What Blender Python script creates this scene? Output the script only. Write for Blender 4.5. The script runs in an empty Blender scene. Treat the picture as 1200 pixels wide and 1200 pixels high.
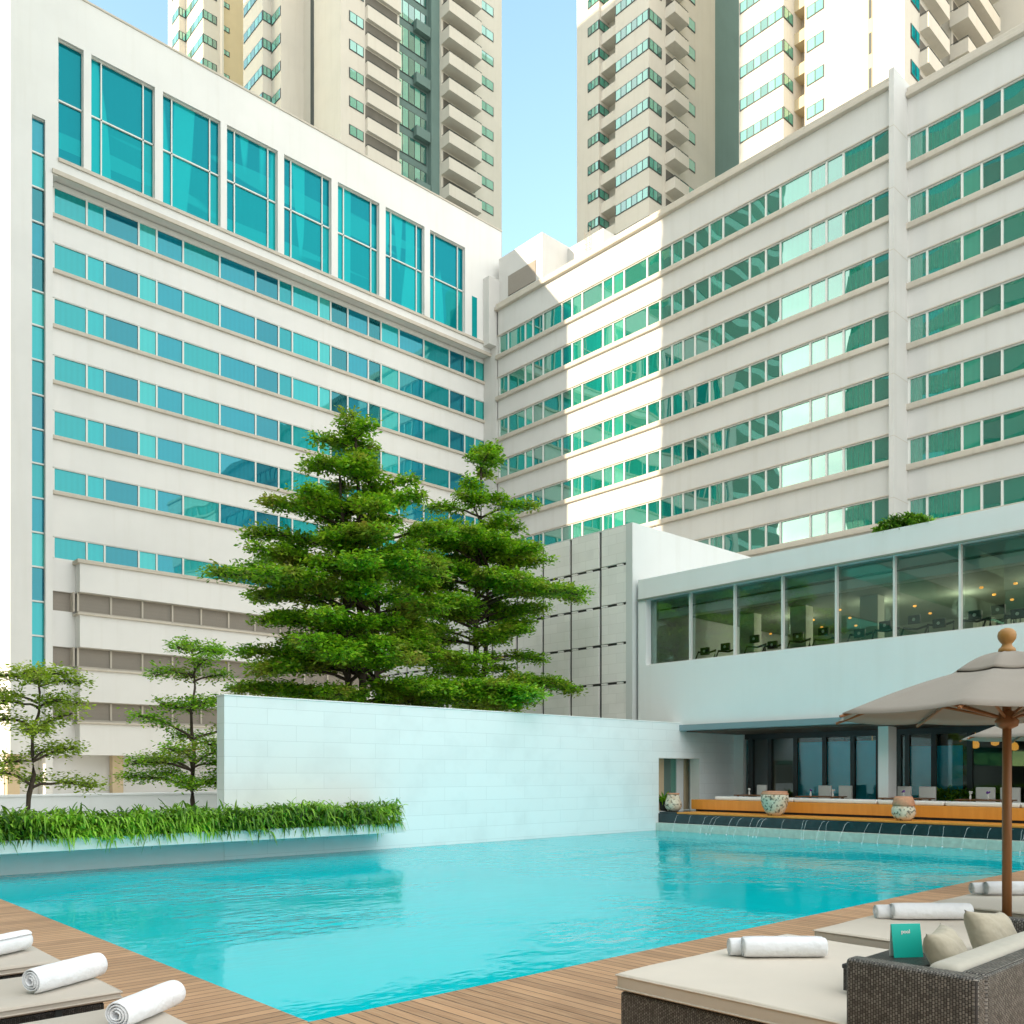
import bpy, math, random
import numpy as np
from mathutils import Vector, Matrix
R = math.radians
random.seed(7)
rng = np.random.default_rng(11)
scene = bpy.context.scene
COL = scene.collection

# ------------------------------------------------------------------ camera model (photo pixels, 1200 square)
CF, CHZ, CCX = 1049.0, 906.0, 600.0
TH = math.atan2(1135, 1049)
FX, FY = math.cos(TH), math.sin(TH)
RX, RY = math.sin(TH), -math.cos(TH)
CAMZ = 1.5
def dX(p): return CF*FX + (p-CCX)*RX
def dY(p): return CF*FY + (p-CCX)*RY
def yx(p, X): return X*dY(p)/dX(p)          # Y of pixel column p on plane X
def xy(p, Y): return Y*dX(p)/dY(p)
def zx(p, q, X): return CAMZ + (CHZ-q)*X/dX(p)
def zy(p, q, Y): return CAMZ + (CHZ-q)*Y/dY(p)

# ------------------------------------------------------------------ object helpers
def tag(o, label=None, cat=None, group=None, kind=None):
    if label: o['label'] = label
    if cat: o['category'] = cat
    if group: o['group'] = group
    if kind: o['kind'] = kind
    return o
def thing(name, label, cat, loc=(0, 0, 0), group=None, rz=0):
    o = bpy.data.objects.new(name, None); COL.objects.link(o)
    o.location = loc; o.rotation_euler = (0, 0, rz); o.empty_display_size = .2
    return tag(o, label, cat, group)
def copy_tree(o, parent=None):
    c = o.copy(); COL.objects.link(c)
    if parent is not None: c.parent = parent
    for ch in list(o.children): copy_tree(ch, c)
    return c
def root_loc(p):
    v = Vector((0, 0, 0))
    while p is not None: v += p.location; p = p.parent
    return v
class MB:
    def __init__(s): s.v = []; s.f = []; s.m = []
    def add(s, vs, fs, mi=0):
        n = len(s.v); s.v += [tuple(v) for v in vs]
        s.f += [tuple(i+n for i in f) for f in fs]; s.m += [mi]*len(fs); return s
    def box(s, x0, x1, y0, y1, z0, z1, mi=0):
        if x0 > x1: x0, x1 = x1, x0
        if y0 > y1: y0, y1 = y1, y0
        if z0 > z1: z0, z1 = z1, z0
        return s.add([(x0,y0,z0),(x1,y0,z0),(x1,y1,z0),(x0,y1,z0),(x0,y0,z1),(x1,y0,z1),(x1,y1,z1),(x0,y1,z1)],
              [(3,2,1,0),(4,5,6,7),(0,1,5,4),(1,2,6,5),(2,3,7,6),(3,0,4,7)], mi)
    def quad(s, a, b, c, d, mi=0): return s.add([a,b,c,d], [(0,1,2,3)], mi)
    def tube(s, pts, rads, n=8, mi=0, caps=True):
        pts = [Vector(p) for p in pts]; rings = []
        up = Vector((0,0,1))
        for i, p in enumerate(pts):
            t = (pts[min(i+1, len(pts)-1)] - pts[max(i-1, 0)]).normalized()
            a = t.cross(up)
            if a.length < .05: a = t.cross(Vector((1,0,0)))
            a.normalize(); b = t.cross(a)
            rings.append([p + (a*math.cos(2*math.pi*k/n) + b*math.sin(2*math.pi*k/n))*rads[i] for k in range(n)])
        vs = [v for r in rings for v in r]; fs = []
        for i in range(len(pts)-1):
            for k in range(n):
                fs.append((i*n+k, i*n+(k+1) % n, (i+1)*n+(k+1) % n, (i+1)*n+k))
        if caps: fs += [tuple(range(n-1, -1, -1)), tuple((len(pts)-1)*n+k for k in range(n))]
        return s.add(vs, fs, mi)
    def lathe(s, prof, cx, cy, z0, n=24, mi=0, wob=0):
        vs = []; fs = []
        for (r, z) in prof:
            for k in range(n):
                a = 2*math.pi*k/n; rr = r*(1+wob*math.sin(3*a+z*9)*math.sin(z*14+a*2))
                vs.append((cx+rr*math.cos(a), cy+rr*math.sin(a), z0+z))
        for i in range(len(prof)-1):
            for k in range(n): fs.append((i*n+k, i*n+(k+1) % n, (i+1)*n+(k+1) % n, (i+1)*n+k))
        fs.append(tuple(range(n-1, -1, -1))); fs.append(tuple((len(prof)-1)*n+k for k in range(n)))
        return s.add(vs, fs, mi)
    def build(s, name, mats, parent=None, smooth=False, bevel=0, seg=2, local=False):
        me = bpy.data.meshes.new(name)
        off = Vector((0,0,0)) if local else root_loc(parent)
        me.from_pydata([(v[0]-off.x, v[1]-off.y, v[2]-off.z) for v in s.v], [], s.f)
        if not isinstance(mats, (list, tuple)): mats = [mats]
        for m in mats: me.materials.append(m)
        me.polygons.foreach_set('material_index', s.m)
        if smooth: me.polygons.foreach_set('use_smooth', [True]*len(s.f))
        me.update()
        o = bpy.data.objects.new(name, me); COL.objects.link(o)
        if parent is not None: o.parent = parent
        if bevel:
            b = o.modifiers.new('bevel', 'BEVEL'); b.width = bevel; b.segments = seg; b.limit_method = 'ANGLE'
            b.harden_normals = False
            me.polygons.foreach_set('use_smooth', [True]*len(s.f))
            if seg <= 2: 
                me.polygons.foreach_set('use_smooth', [False]*len(s.f))
        return o

# ------------------------------------------------------------------ materials
def newmat(name):
    m = bpy.data.materials.new(name); m.use_nodes = True
    nt = m.node_tree; b = nt.nodes['Principled BSDF']
    return m, nt, b
def N(nt, t, **kw):
    n = nt.nodes.new(t)
    for k, v in kw.items(): setattr(n, k, v)
    return n
def ramp(nt, stops, fac=None, interp='LINEAR'):
    r = N(nt, 'ShaderNodeValToRGB'); r.color_ramp.interpolation = interp
    els = r.color_ramp.elements
    while len(els) < len(stops): els.new(.5)
    for e, (p, c) in zip(els, stops): e.position = p; e.color = (*c, 1) if len(c) == 3 else c
    if fac is not None: nt.links.new(fac, r.inputs[0])
    return r
def mixc(nt, a, b, fac, mode='MIX'):
    m = N(nt, 'ShaderNodeMix', data_type='RGBA', blend_type=mode)
    for sock, v in ((m.inputs[6], a), (m.inputs[7], b), (m.inputs[0], fac)):
        if hasattr(v, 'is_output'): nt.links.new(v, sock)
        elif isinstance(v, (int, float)): sock.default_value = v
        else: sock.default_value = (*v, 1)
    return m.outputs[2]
def noise(nt, scale, detail=4, vec=None, rough=.55):
    n = N(nt, 'ShaderNodeTexNoise'); n.inputs['Scale'].default_value = scale
    n.inputs['Detail'].default_value = detail; n.inputs['Roughness'].default_value = rough
    if vec is not None: nt.links.new(vec, n.inputs['Vector'])
    return n
def coords(nt, scale=(1,1,1), rot=(0,0,0), loc=(0,0,0), which='Object'):
    tc = N(nt, 'ShaderNodeTexCoord'); mp = N(nt, 'ShaderNodeMapping')
    mp.inputs['Scale'].default_value = scale; mp.inputs['Rotation'].default_value = rot; mp.inputs['Location'].default_value = loc
    nt.links.new(tc.outputs[which], mp.inputs[0]); return mp.outputs[0]
def bump(nt, h, strength, dist, bsdf=None):
    b = N(nt, 'ShaderNodeBump'); b.inputs['Strength'].default_value = strength; b.inputs['Distance'].default_value = dist
    nt.links.new(h, b.inputs['Height'])
    if bsdf is not None: nt.links.new(b.outputs[0], bsdf.inputs['Normal'])
    return b.outputs[0]

def plaster(name, col, var=.06, streak=.06, rough=.8, bscale=30):
    m, nt, b = newmat(name)
    n1 = noise(nt, .35, 5, coords(nt)); n2 = noise(nt, 1.0, 4, coords(nt, (2.2, 2.2, .12)))
    dk = tuple(c*(1-var*2.2) for c in col); 
    c1 = mixc(nt, col, dk, ramp(nt, [(.42, (0,0,0)), (.75, (1,1,1))], n1.outputs[0]).outputs[0])
    st = tuple(c*k for c, k in zip(col, (.78, .76, .70)))
    f = ramp(nt, [(.52, (0,0,0)), (.85, (streak*8,)*3)], n2.outputs[0]).outputs[0]
    nt.links.new(mixc(nt, c1, st, f), b.inputs['Base Color'])
    b.inputs['Roughness'].default_value = rough
    bump(nt, noise(nt, bscale, 3, coords(nt)).outputs[0], .12, .02, b)
    return m
def simple(name, col, rough=.6, metal=0, nscale=0, var=.1, bstr=0, emis=None):
    m, nt, b = newmat(name)
    b.inputs['Roughness'].default_value = rough; b.inputs['Metallic'].default_value = metal
    b.inputs['Base Color'].default_value = (*col, 1)
    if nscale:
        n = noise(nt, nscale, 4, coords(nt))
        nt.links.new(mixc(nt, tuple(c*(1-var) for c in col), tuple(min(1, c*(1+var)) for c in col), n.outputs[0]), b.inputs['Base Color'])
        if bstr: bump(nt, n.outputs[0], bstr, .01, b)
    if emis: b.inputs['Emission Color'].default_value = (*emis[0], 1); b.inputs['Emission Strength'].default_value = emis[1]
    return m
def facade_glass(name, stops, refl=.30, tint=(.75, 1, 1), curtain=.12, drapes=False):
    """tinted pane with a curtain or a dark room behind it; each pane differs"""
    m, nt, b = newmat(name)
    g = N(nt, 'ShaderNodeNewGeometry')
    c = ramp(nt, stops, g.outputs['Random Per Island'], 'CONSTANT').outputs[0]
    w = N(nt, 'ShaderNodeTexWave'); w.bands_direction = 'DIAGONAL'
    nt.links.new(coords(nt, (1, 1, 0.001)), w.inputs[0]); w.inputs['Scale'].default_value = 2.1; w.inputs['Distortion'].default_value = 2.5
    w.inputs['Detail'].default_value = 2
    big = noise(nt, .9, 2, coords(nt, (1,1,.35)))
    fac = N(nt, 'ShaderNodeMath', operation='MULTIPLY'); nt.links.new(w.outputs['Fac'], fac.inputs[0]); nt.links.new(big.outputs[0], fac.inputs[1])
    c2 = mixc(nt, c, (.0, .03, .04), mixc(nt, (0,0,0), (curtain*1.6,)*3, fac.outputs[0]))
    if drapes:   # light drapes drawn part of the way across, and pale ceiling bands behind the glass
        nv = noise(nt, 1.0, 1, coords(nt, (.55, .55, .05))); nh = noise(nt, 1.0, 1, coords(nt, (.06, .06, .75)))
        c2 = mixc(nt, c2, (.01, .36, .36), ramp(nt, [(.53, (0,0,0)), (.55, (.7,.7,.7))], nv.outputs[0]).outputs[0])
        c2 = mixc(nt, c2, (.01, .30, .30), ramp(nt, [(.55, (0,0,0)), (.57, (.6,.6,.6))], nh.outputs[0]).outputs[0])
    nt.links.new(c2, b.inputs['Base Color']); b.inputs['Roughness'].default_value = .5; b.inputs['Specular IOR Level'].default_value = 0
    gl = N(nt, 'ShaderNodeBsdfGlossy'); gl.inputs['Color'].default_value = (*tint, 1); gl.inputs['Roughness'].default_value = .01
    # panes are never perfectly flat
    tilt = noise(nt, .35, 1, coords(nt))
    nm = bump(nt, tilt.outputs[0], .35, .05); nt.links.new(nm, gl.inputs['Normal'])
    fr = N(nt, 'ShaderNodeFresnel'); fr.inputs['IOR'].default_value = 1.5
    ad = N(nt, 'ShaderNodeMath', operation='ADD', use_clamp=True); nt.links.new(fr.outputs[0], ad.inputs[0]); ad.inputs[1].default_value = refl
    mx = N(nt, 'ShaderNodeMixShader'); nt.links.new(ad.outputs[0], mx.inputs[0]); nt.links.new(b.outputs[0], mx.inputs[1]); nt.links.new(gl.outputs[0], mx.inputs[2])
    nt.links.new(mx.outputs[0], nt.nodes['Material Output'].inputs[0])
    return m
def clear_glass(name, tcol, refl=.12, gcol=(1,1,1)):
    m, nt, b = newmat(name); nt.nodes.remove(b)
    t = N(nt, 'ShaderNodeBsdfTransparent'); t.inputs[0].default_value = (*tcol, 1)
    gl = N(nt, 'ShaderNodeBsdfGlossy'); gl.inputs['Color'].default_value = (*gcol, 1); gl.inputs['Roughness'].default_value = .005
    fr = N(nt, 'ShaderNodeFresnel'); fr.inputs['IOR'].default_value = 1.5
    ad = N(nt, 'ShaderNodeMath', operation='ADD', use_clamp=True); nt.links.new(fr.outputs[0], ad.inputs[0]); ad.inputs[1].default_value = refl
    mx = N(nt, 'ShaderNodeMixShader'); nt.links.new(ad.outputs[0], mx.inputs[0]); nt.links.new(t.outputs[0], mx.inputs[1]); nt.links.new(gl.outputs[0], mx.inputs[2])
    nt.links.new(mx.outputs[0], nt.nodes['Material Output'].inputs[0])
    return m
def blocks_mat(name, col, mortar, bw, bh, msize=.006, axis='x', rough=.7, contrast=.12, bs=.3, off=.5):
    """coursed wall; axis = world axis the courses run along"""
    m, nt, b = newmat(name)
    tc = N(nt, 'ShaderNodeTexCoord'); sp = N(nt, 'ShaderNodeSeparateXYZ'); cb = N(nt, 'ShaderNodeCombineXYZ')
    nt.links.new(tc.outputs['Object'], sp.inputs[0])
    ad = N(nt, 'ShaderNodeMath', operation='ADD'); nt.links.new(sp.outputs[0], ad.inputs[0]); nt.links.new(sp.outputs[1], ad.inputs[1])
    nt.links.new(ad.outputs[0], cb.inputs[0]); nt.links.new(sp.outputs[2], cb.inputs[1])
    br = N(nt, 'ShaderNodeTexBrick'); nt.links.new(cb.outputs[0], br.inputs[0]); br.offset = off
    br.inputs['Scale'].default_value = 1; br.inputs['Mortar Size'].default_value = msize; br.inputs['Brick Width'].default_value = bw
    br.inputs['Row Height'].default_value = bh; br.inputs['Mortar Smooth'].default_value = .3
    br.inputs['Color1'].default_value = (*col, 1); br.inputs['Color2'].default_value = (*[c*(1-contrast) for c in col], 1)
    br.inputs['Mortar'].default_value = (*mortar, 1)
    n = noise(nt, 1.3, 6, coords(nt)); n3 = noise(nt, 18, 4, coords(nt))
    c = mixc(nt, br.outputs[0], tuple(x*.8 for x in col), ramp(nt, [(.5, (0,0,0)), (.8, (.5,.5,.5))], n.outputs[0]).outputs[0])
    nt.links.new(c, b.inputs['Base Color']); b.inputs['Roughness'].default_value = rough
    h = mixc(nt, br.outputs['Fac'], n3.outputs[0], .5)
    inv = N(nt, 'ShaderNodeInvert'); nt.links.new(br.outputs['Fac'], inv.inputs[1])
    hh = mixc(nt, inv.outputs[0], n3.outputs[0], .35)
    bump(nt, hh, bs, .01, b)
    return m
def deck_mat(name, along):
    m, nt, b = newmat(name)
    vec = coords(nt, (1,1,1), (0,0,0) if along == 'x' else (0,0,R(90)))
    br = N(nt, 'ShaderNodeTexBrick'); nt.links.new(vec, br.inputs[0]); br.offset = .37; br.offset_frequency = 1
    br.inputs['Scale'].default_value = 1; br.inputs['Mortar Size'].default_value = .0045; br.inputs['Brick Width'].default_value = 2.3
    br.inputs['Row Height'].default_value = .095; br.inputs['Mortar Smooth'].default_value = .2; br.inputs['Bias'].default_value = 0
    br.inputs['Color1'].default_value = (.56,.31,.16,1); br.inputs['Color2'].default_value = (.30,.15,.07,1)
    br.inputs['Mortar'].default_value = (.045,.025,.015,1)
    g = noise(nt, 2.2, 6, coords(nt, (1.2, 26, 1) if along == 'x' else (26, 1.2, 1)), .65)
    c = mixc(nt, br.outputs[0], (.64,.42,.25), ramp(nt, [(.35, (0,0,0)), (.72, (.75,.75,.75))], g.outputs[0]).outputs[0])
    c = mixc(nt, c, (.045,.025,.015), br.outputs['Fac'])
    w = noise(nt, .8, 4, coords(nt))
    c = mixc(nt, c, (.20,.11,.06), ramp(nt, [(.5,(0,0,0)), (.75,(.45,.45,.45))], w.outputs[0]).outputs[0])
    nt.links.new(c, b.inputs['Base Color']); b.inputs['Roughness'].default_value = .55
    inv = N(nt, 'ShaderNodeInvert'); nt.links.new(br.outputs['Fac'], inv.inputs[1])
    bump(nt, mixc(nt, inv.outputs[0], g.outputs[0], .25), .6, .01, b)
    return m
def wicker_mat(name, light=(.27,.25,.225), dark=(.04,.033,.03), s=1.1):
    m, nt, b = newmat(name)
    tc = N(nt, 'ShaderNodeTexCoord'); sp = N(nt, 'ShaderNodeSeparateXYZ'); cb = N(nt, 'ShaderNodeCombineXYZ')
    nt.links.new(tc.outputs['Object'], sp.inputs[0])
    geo = N(nt, 'ShaderNodeNewGeometry'); ad = N(nt, 'ShaderNodeMath', operation='ADD')
    nt.links.new(sp.outputs[0], ad.inputs[0]); nt.links.new(sp.outputs[1], ad.inputs[1])
    sep = N(nt, 'ShaderNodeSeparateXYZ'); nt.links.new(geo.outputs['Normal'], sep.inputs[0])
    ab = N(nt, 'ShaderNodeMath', operation='ABSOLUTE'); nt.links.new(sep.outputs[2], ab.inputs[0])
    gt = N(nt, 'ShaderNodeMath', operation='GREATER_THAN'); nt.links.new(ab.outputs[0], gt.inputs[0]); gt.inputs[1].default_value = .7
    # vertical faces: strands run up (z along the brick); flat faces: along x
    mz = N(nt, 'ShaderNodeMix', data_type='FLOAT'); nt.links.new(gt.outputs[0], mz.inputs[0]); nt.links.new(sp.outputs[2], mz.inputs[2]); nt.links.new(sp.outputs[0], mz.inputs[3])
    mu = N(nt, 'ShaderNodeMix', data_type='FLOAT'); nt.links.new(gt.outputs[0], mu.inputs[0]); nt.links.new(ad.outputs[0], mu.inputs[2]); nt.links.new(sp.outputs[1], mu.inputs[3])
    nt.links.new(mz.outputs[0], cb.inputs[0]); nt.links.new(mu.outputs[0], cb.inputs[1])
    br = N(nt, 'ShaderNodeTexBrick'); nt.links.new(cb.outputs[0], br.inputs[0]); br.offset = .5
    br.inputs['Scale'].default_value = 1; br.inputs['Mortar Size'].default_value = .0022*s; br.inputs['Brick Width'].default_value = .0145*s
    br.inputs['Row Height'].default_value = .0105*s; br.inputs['Mortar Smooth'].default_value = .9
    br.inputs['Color1'].default_value = (*light, 1); br.inputs['Color2'].default_value = (*[c*.38 for c in light], 1); br.inputs['Mortar'].default_value = (*dark, 1)
    nt.links.new(mixc(nt, br.outputs[0], tuple(c*.45 for c in dark), br.outputs['Fac']), b.inputs['Base Color']); b.inputs['Roughness'].default_value = .42
    inv = N(nt, 'ShaderNodeInvert'); nt.links.new(br.outputs['Fac'], inv.inputs[1])
    bump(nt, inv.outputs[0], .9, .006, b)
    return m
def fabric(name, col, rough=.95, weave=350, wrinkle=3, wstr=.35):
    m, nt, b = newmat(name)
    n = noise(nt, 1.7, 4, coords(nt)); w = noise(nt, wrinkle, 3, coords(nt)); f = noise(nt, weave, 2, coords(nt))
    nt.links.new(mixc(nt, tuple(c*.88 for c in col), tuple(min(1, c*1.06) for c in col), n.outputs[0]), b.inputs['Base Color'])
    b.inputs['Roughness'].default_value = rough
    if 'Sheen Weight' in b.inputs: b.inputs['Sheen Weight'].default_value = .15
    b1 = N(nt, 'ShaderNodeBump'); b1.inputs['Strength'].default_value = wstr; b1.inputs['Distance'].default_value = .03; nt.links.new(w.outputs[0], b1.inputs['Height'])
    b2 = N(nt, 'ShaderNodeBump'); b2.inputs['Strength'].default_value = .25; b2.inputs['Distance'].default_value = .002; nt.links.new(f.outputs[0], b2.inputs['Height'])
    nt.links.new(b1.outputs[0], b2.inputs['Normal']); nt.links.new(b2.outputs[0], b.inputs['Normal'])
    return m
def leaf_mat(name, stops, trans=.42):
    m, nt, b = newmat(name)
    g = N(nt, 'ShaderNodeNewGeometry')
    c = ramp(nt, stops, g.outputs['Random Per Island']).outputs[0]
    n = noise(nt, 1.1, 2, coords(nt))
    c = mixc(nt, c, tuple(min(1, x*1.45) for x in stops[-1][1]), ramp(nt, [(.5, (0,0,0)), (.72, (.7,.7,.7))], n.outputs[0]).outputs[0])
    nt.links.new(c, b.inputs['Base Color']); b.inputs['Roughness'].default_value = .45
    t = N(nt, 'ShaderNodeBsdfTranslucent'); nt.links.new(mixc(nt, c, (.35,.55,.02), .35), t.inputs[0])
    mx = N(nt, 'ShaderNodeMixShader'); mx.inputs[0].default_value = trans
    nt.links.new(b.outputs[0], mx.inputs[1]); nt.links.new(t.outputs[0], mx.inputs[2])
    nt.links.new(mx.outputs[0], nt.nodes['Material Output'].inputs[0])
    return m
def wood(name, a, bcol, along='x', rough=.45, sc=6):
    m, nt, b = newmat(name)
    s = {'x': (.6, sc*4, sc*4), 'y': (sc*4, .6, sc*4), 'z': (sc*4, sc*4, .6)}[along]
    n = noise(nt, 1.2, 6, coords(nt, s), .6)
    nt.links.new(mixc(nt, a, bcol, n.outputs[0]), b.inputs['Base Color']); b.inputs['Roughness'].default_value = rough
    bump(nt, n.outputs[0], .15, .005, b)
    return m

M = {}
M['white_a'] = plaster('white_render_warm', (.73, .735, .72), .03, .035)
M['white_b'] = plaster('white_render', (.62, .62, .60), .035, .05)
M['white_p'] = plaster('white_smooth_render', (.81, .84, .84), .025, .03, .7)
M['grey_render'] = plaster('pale_grey_render', (.62,.65,.64), .03, .05)
M['tower_w'] = plaster('tower_white', (.60, .565, .49), .03, .05)
M['tower_y'] = plaster('tower_cream', (.56, .47, .30), .03, .03)
M['tower_g'] = plaster('tower_green_grey', (.13, .21, .19), .05, .05)
M['tower_k'] = simple('tower_frame_dark', (.03,.045,.045), .5)
M['far_wall'] = plaster('far_wall_render', (.24,.27,.24), .05, .05)
M['mull'] = simple('mullion_white', (.70,.72,.69), .4)
M['mull_d'] = simple('mullion_dark', (.035,.042,.045), .4)
M['sill'] = plaster('sill_cream', (.54,.50,.43), .04, .08)
M['glass_a'] = facade_glass('glass_teal', [(0,(.0,.06,.08)), (.12,(.0,.20,.22)), (.30,(.01,.32,.33)), (.44,(.0,.09,.15)), (.58,(.01,.25,.25)), (.70,(.05,.40,.37)), (.80,(.02,.06,.07)), (.90,(.0,.16,.24))], .12, (.25,.86,.96))
M['glass_b'] = facade_glass('glass_green', [(0,(.005,.14,.10)), (.3,(.01,.21,.145)), (.55,(.01,.175,.12)), (.72,(.03,.29,.20)), (.9,(.005,.11,.08))], .24, (.72,1,.93))
M['glass_big'] = facade_glass('glass_deep_teal', [(0,(.0,.10,.13)), (.35,(.0,.16,.18)), (.55,(.0,.12,.155)), (.8,(.01,.24,.24))], .07, (.08,.85,1.0), .03, True)
M['glass_t'] = facade_glass('glass_tower', [(0,(.02,.20,.15)), (.3,(.05,.30,.22)), (.6,(.10,.36,.28)), (.85,(.02,.12,.10))], .22, (.8,1,.95))
M['louvre'] = blocks_mat('louvre_screen', (.30,.27,.23), (.20,.18,.155), 50, .05, .006, contrast=.05)
M['wallblock'] = blocks_mat('painted_blockwork', (.81,.875,.885), (.62,.68,.69), 1.2, .30, .004, contrast=.035, bs=.28)
M['stone'] = blocks_mat('pale_stone_panel', (.86,.85,.82), (.68,.67,.63), .62, .30, .005, contrast=.06, bs=.2)
M['joint'] = simple('joint_dark', (.05,.05,.048), .7)
M['beige'] = plaster('beige_render', (.62,.50,.33), .03, .02)
M['dark_stone'] = simple('dark_wet_stone', (.018,.035,.04), .12, 0, 6, .5, .3)
M['splash'] = simple('pale_green_stone', (.50,.58,.52), .3, 0, 9, .3, .5)
M['deck_x'] = deck_mat('deck_boards', 'x'); M['deck_y'] = deck_mat('deck_boards_across', 'y')
M['wicker'] = wicker_mat('wicker'); 
M['wicker_d'] = wicker_mat('wicker_dark', (.10,.095,.09), (.02,.018,.017), .8)
M['cushion'] = fabric('cushion_taupe', (.70,.63,.54), wstr=.3)
M['cushion_side'] = fabric('cushion_grey_taupe', (.54,.48,.41), wstr=.3)
M['pillow'] = fabric('pillow_khaki', (.48,.43,.33), wrinkle=7, wstr=.8)
M['backcush'] = fabric('back_cushion_pale', (.50,.47,.40), wrinkle=5, wstr=.5)
M['towel'] = fabric('towel_white', (.89,.91,.95), weave=220, wrinkle=14, wstr=.5)
M['canvas'] = fabric('canvas_taupe', (.315,.28,.24), wrinkle=2, wstr=.25)
M['teak'] = wood('teak_pole', (.34,.15,.05), (.22,.085,.03), 'z')
M['teak_f'] = wood('teak_finial', (.46,.25,.07), (.36,.17,.04), 'z')
M['bench'] = wood('bench_wood', (.80,.37,.06), (.58,.23,.03), 'z', .4, 2)
M['white_cush'] = fabric('white_vinyl_cushion', (.80,.79,.76), .6)
m, nt, b = newmat('urn_stone')
n_ = noise(nt, 16, 5, coords(nt)); n2_ = noise(nt, 5, 3, coords(nt))
c_ = mixc(nt, (.66,.62,.50), (.52,.40,.28), ramp(nt, [(.5,(0,0,0)),(.62,(.8,.8,.8))], n2_.outputs[0]).outputs[0])
nt.links.new(mixc(nt, c_, (.06,.07,.05), ramp(nt, [(.53,(0,0,0)),(.60,(.85,.85,.85))], n_.outputs[0]).outputs[0]), b.inputs['Base Color']); b.inputs['Roughness'].default_value = .9
bump(nt, n_.outputs[0], .8, .02, b); M['urn'] = m
M['urn_t'] = simple('urn_terracotta', (.55,.28,.17), .9, 0, 18, .3, .5)
M['bark'] = simple('bark', (.075,.055,.04), .9, 0, 30, .4, .8)
M['leaf'] = leaf_mat('leaf_green', [(0,(.03,.15,.006)), (.45,(.15,.42,.010)), (.85,(.33,.64,.018)), (.97,(.44,.60,.03)), (1,(.30,.20,.05))])
M['leaf_y'] = leaf_mat('leaf_bright', [(0,(.12,.20,.015)), (.5,(.24,.36,.02)), (1,(.40,.50,.035))])
M['fern'] = leaf_mat('fern_blade', [(0,(.012,.055,.004)), (.35,(.05,.17,.010)), (.7,(.13,.33,.018)), (1,(.30,.55,.04))], .3)
M['soil'] = simple('soil', (.02,.028,.012), .95, 0, 20, .3, .3)
M['paving'] = simple('paving', (.58,.57,.53), .85, 0, 3, .15, .2)
M['steel'] = simple('steel_blue_grey', (.22,.31,.34), .4, .2)
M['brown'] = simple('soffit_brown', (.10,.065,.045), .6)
M['card'] = simple('card_teal', (.0,.52,.43), .5)
M['paper'] = simple('paper_white', (.85,.85,.82), .6)
M['recess'] = simple('recess_shade', (.13,.12,.10), .8, 0, .7, .35)  # shade of the open balconies put into the colour
M['dark'] = simple('dark_interior', (.03,.035,.035), .8)
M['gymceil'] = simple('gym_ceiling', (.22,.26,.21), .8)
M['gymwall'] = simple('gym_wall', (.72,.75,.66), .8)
M['black'] = simple('black_plastic', (.015,.015,.017), .4)
M['blind'] = simple('teal_blind', (.03,.72,.95), .6, 0, 2, .12)
M['doorglass'] = clear_glass('door_glass', (.85,.98,1.0), .01)
M['gymglass'] = clear_glass('gym_glass', (.84,.94,.90), .07, (.85,1,.96))
M['lamp'] = simple('lamp_orange', (1,.5,.1), .5, emis=((1,.36,.05), .16))
M['lampw'] = simple('downlight_orange', (1,.5,.1), .5, emis=((1,.36,.06), .25))
M['table'] = wood('table_wood', (.30,.15,.07), (.20,.09,.04), 'y')
M['purple'] = simple('flower_purple', (.16,.04,.35), .7)
M['rust'] = simple('green_rail', (.03,.16,.11), .5)

# ------------------------------------------------------------------ world, sun, camera
SUN_EL, SUN_AZ = R(16.0), math.atan2(-.971, .239)
w = bpy.data.worlds.new('World'); scene.world = w; w.use_nodes = True
bg = w.node_tree.nodes['Background']; sk = w.node_tree.nodes.new('ShaderNodeTexSky'); sk.sky_type = 'NISHITA'; sk.sun_disc = False
sk.sun_elevation = SUN_EL; sk.sun_rotation = SUN_AZ; sk.air_density = 1.0; sk.dust_density = 1.0; sk.ozone_density = 1.0
mxw = w.node_tree.nodes.new('ShaderNodeMix'); mxw.data_type = 'RGBA'; mxw.blend_type = 'MULTIPLY'; mxw.inputs[0].default_value = 1; mxw.inputs[7].default_value = (.94,.98,.82,1)
wt = w.node_tree; wt.links.new(sk.outputs[0], mxw.inputs[6])
# bright cloud added overhead and behind the viewpoint to fill the shade (the glass reflects it)
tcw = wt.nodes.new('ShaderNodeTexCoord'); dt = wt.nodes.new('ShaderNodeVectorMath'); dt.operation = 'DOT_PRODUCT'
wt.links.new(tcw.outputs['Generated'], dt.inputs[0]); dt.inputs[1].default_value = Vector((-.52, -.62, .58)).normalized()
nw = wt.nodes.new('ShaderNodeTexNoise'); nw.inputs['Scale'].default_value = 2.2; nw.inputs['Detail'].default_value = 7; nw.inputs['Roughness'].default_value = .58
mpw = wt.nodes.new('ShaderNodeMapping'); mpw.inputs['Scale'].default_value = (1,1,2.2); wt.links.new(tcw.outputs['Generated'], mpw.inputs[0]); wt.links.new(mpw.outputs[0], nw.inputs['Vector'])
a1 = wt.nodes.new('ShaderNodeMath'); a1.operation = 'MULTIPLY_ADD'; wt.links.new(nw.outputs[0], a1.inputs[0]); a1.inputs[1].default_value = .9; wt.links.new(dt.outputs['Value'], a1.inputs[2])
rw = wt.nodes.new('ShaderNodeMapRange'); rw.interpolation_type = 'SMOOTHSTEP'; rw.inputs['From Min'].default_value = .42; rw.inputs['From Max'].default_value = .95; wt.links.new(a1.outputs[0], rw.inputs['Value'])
mc = wt.nodes.new('ShaderNodeMix'); mc.data_type = 'RGBA'; wt.links.new(rw.outputs[0], mc.inputs[0]); wt.links.new(mxw.outputs[2], mc.inputs[6]); mc.inputs[7].default_value = (3.4,3.42,3.32,1)
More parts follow.
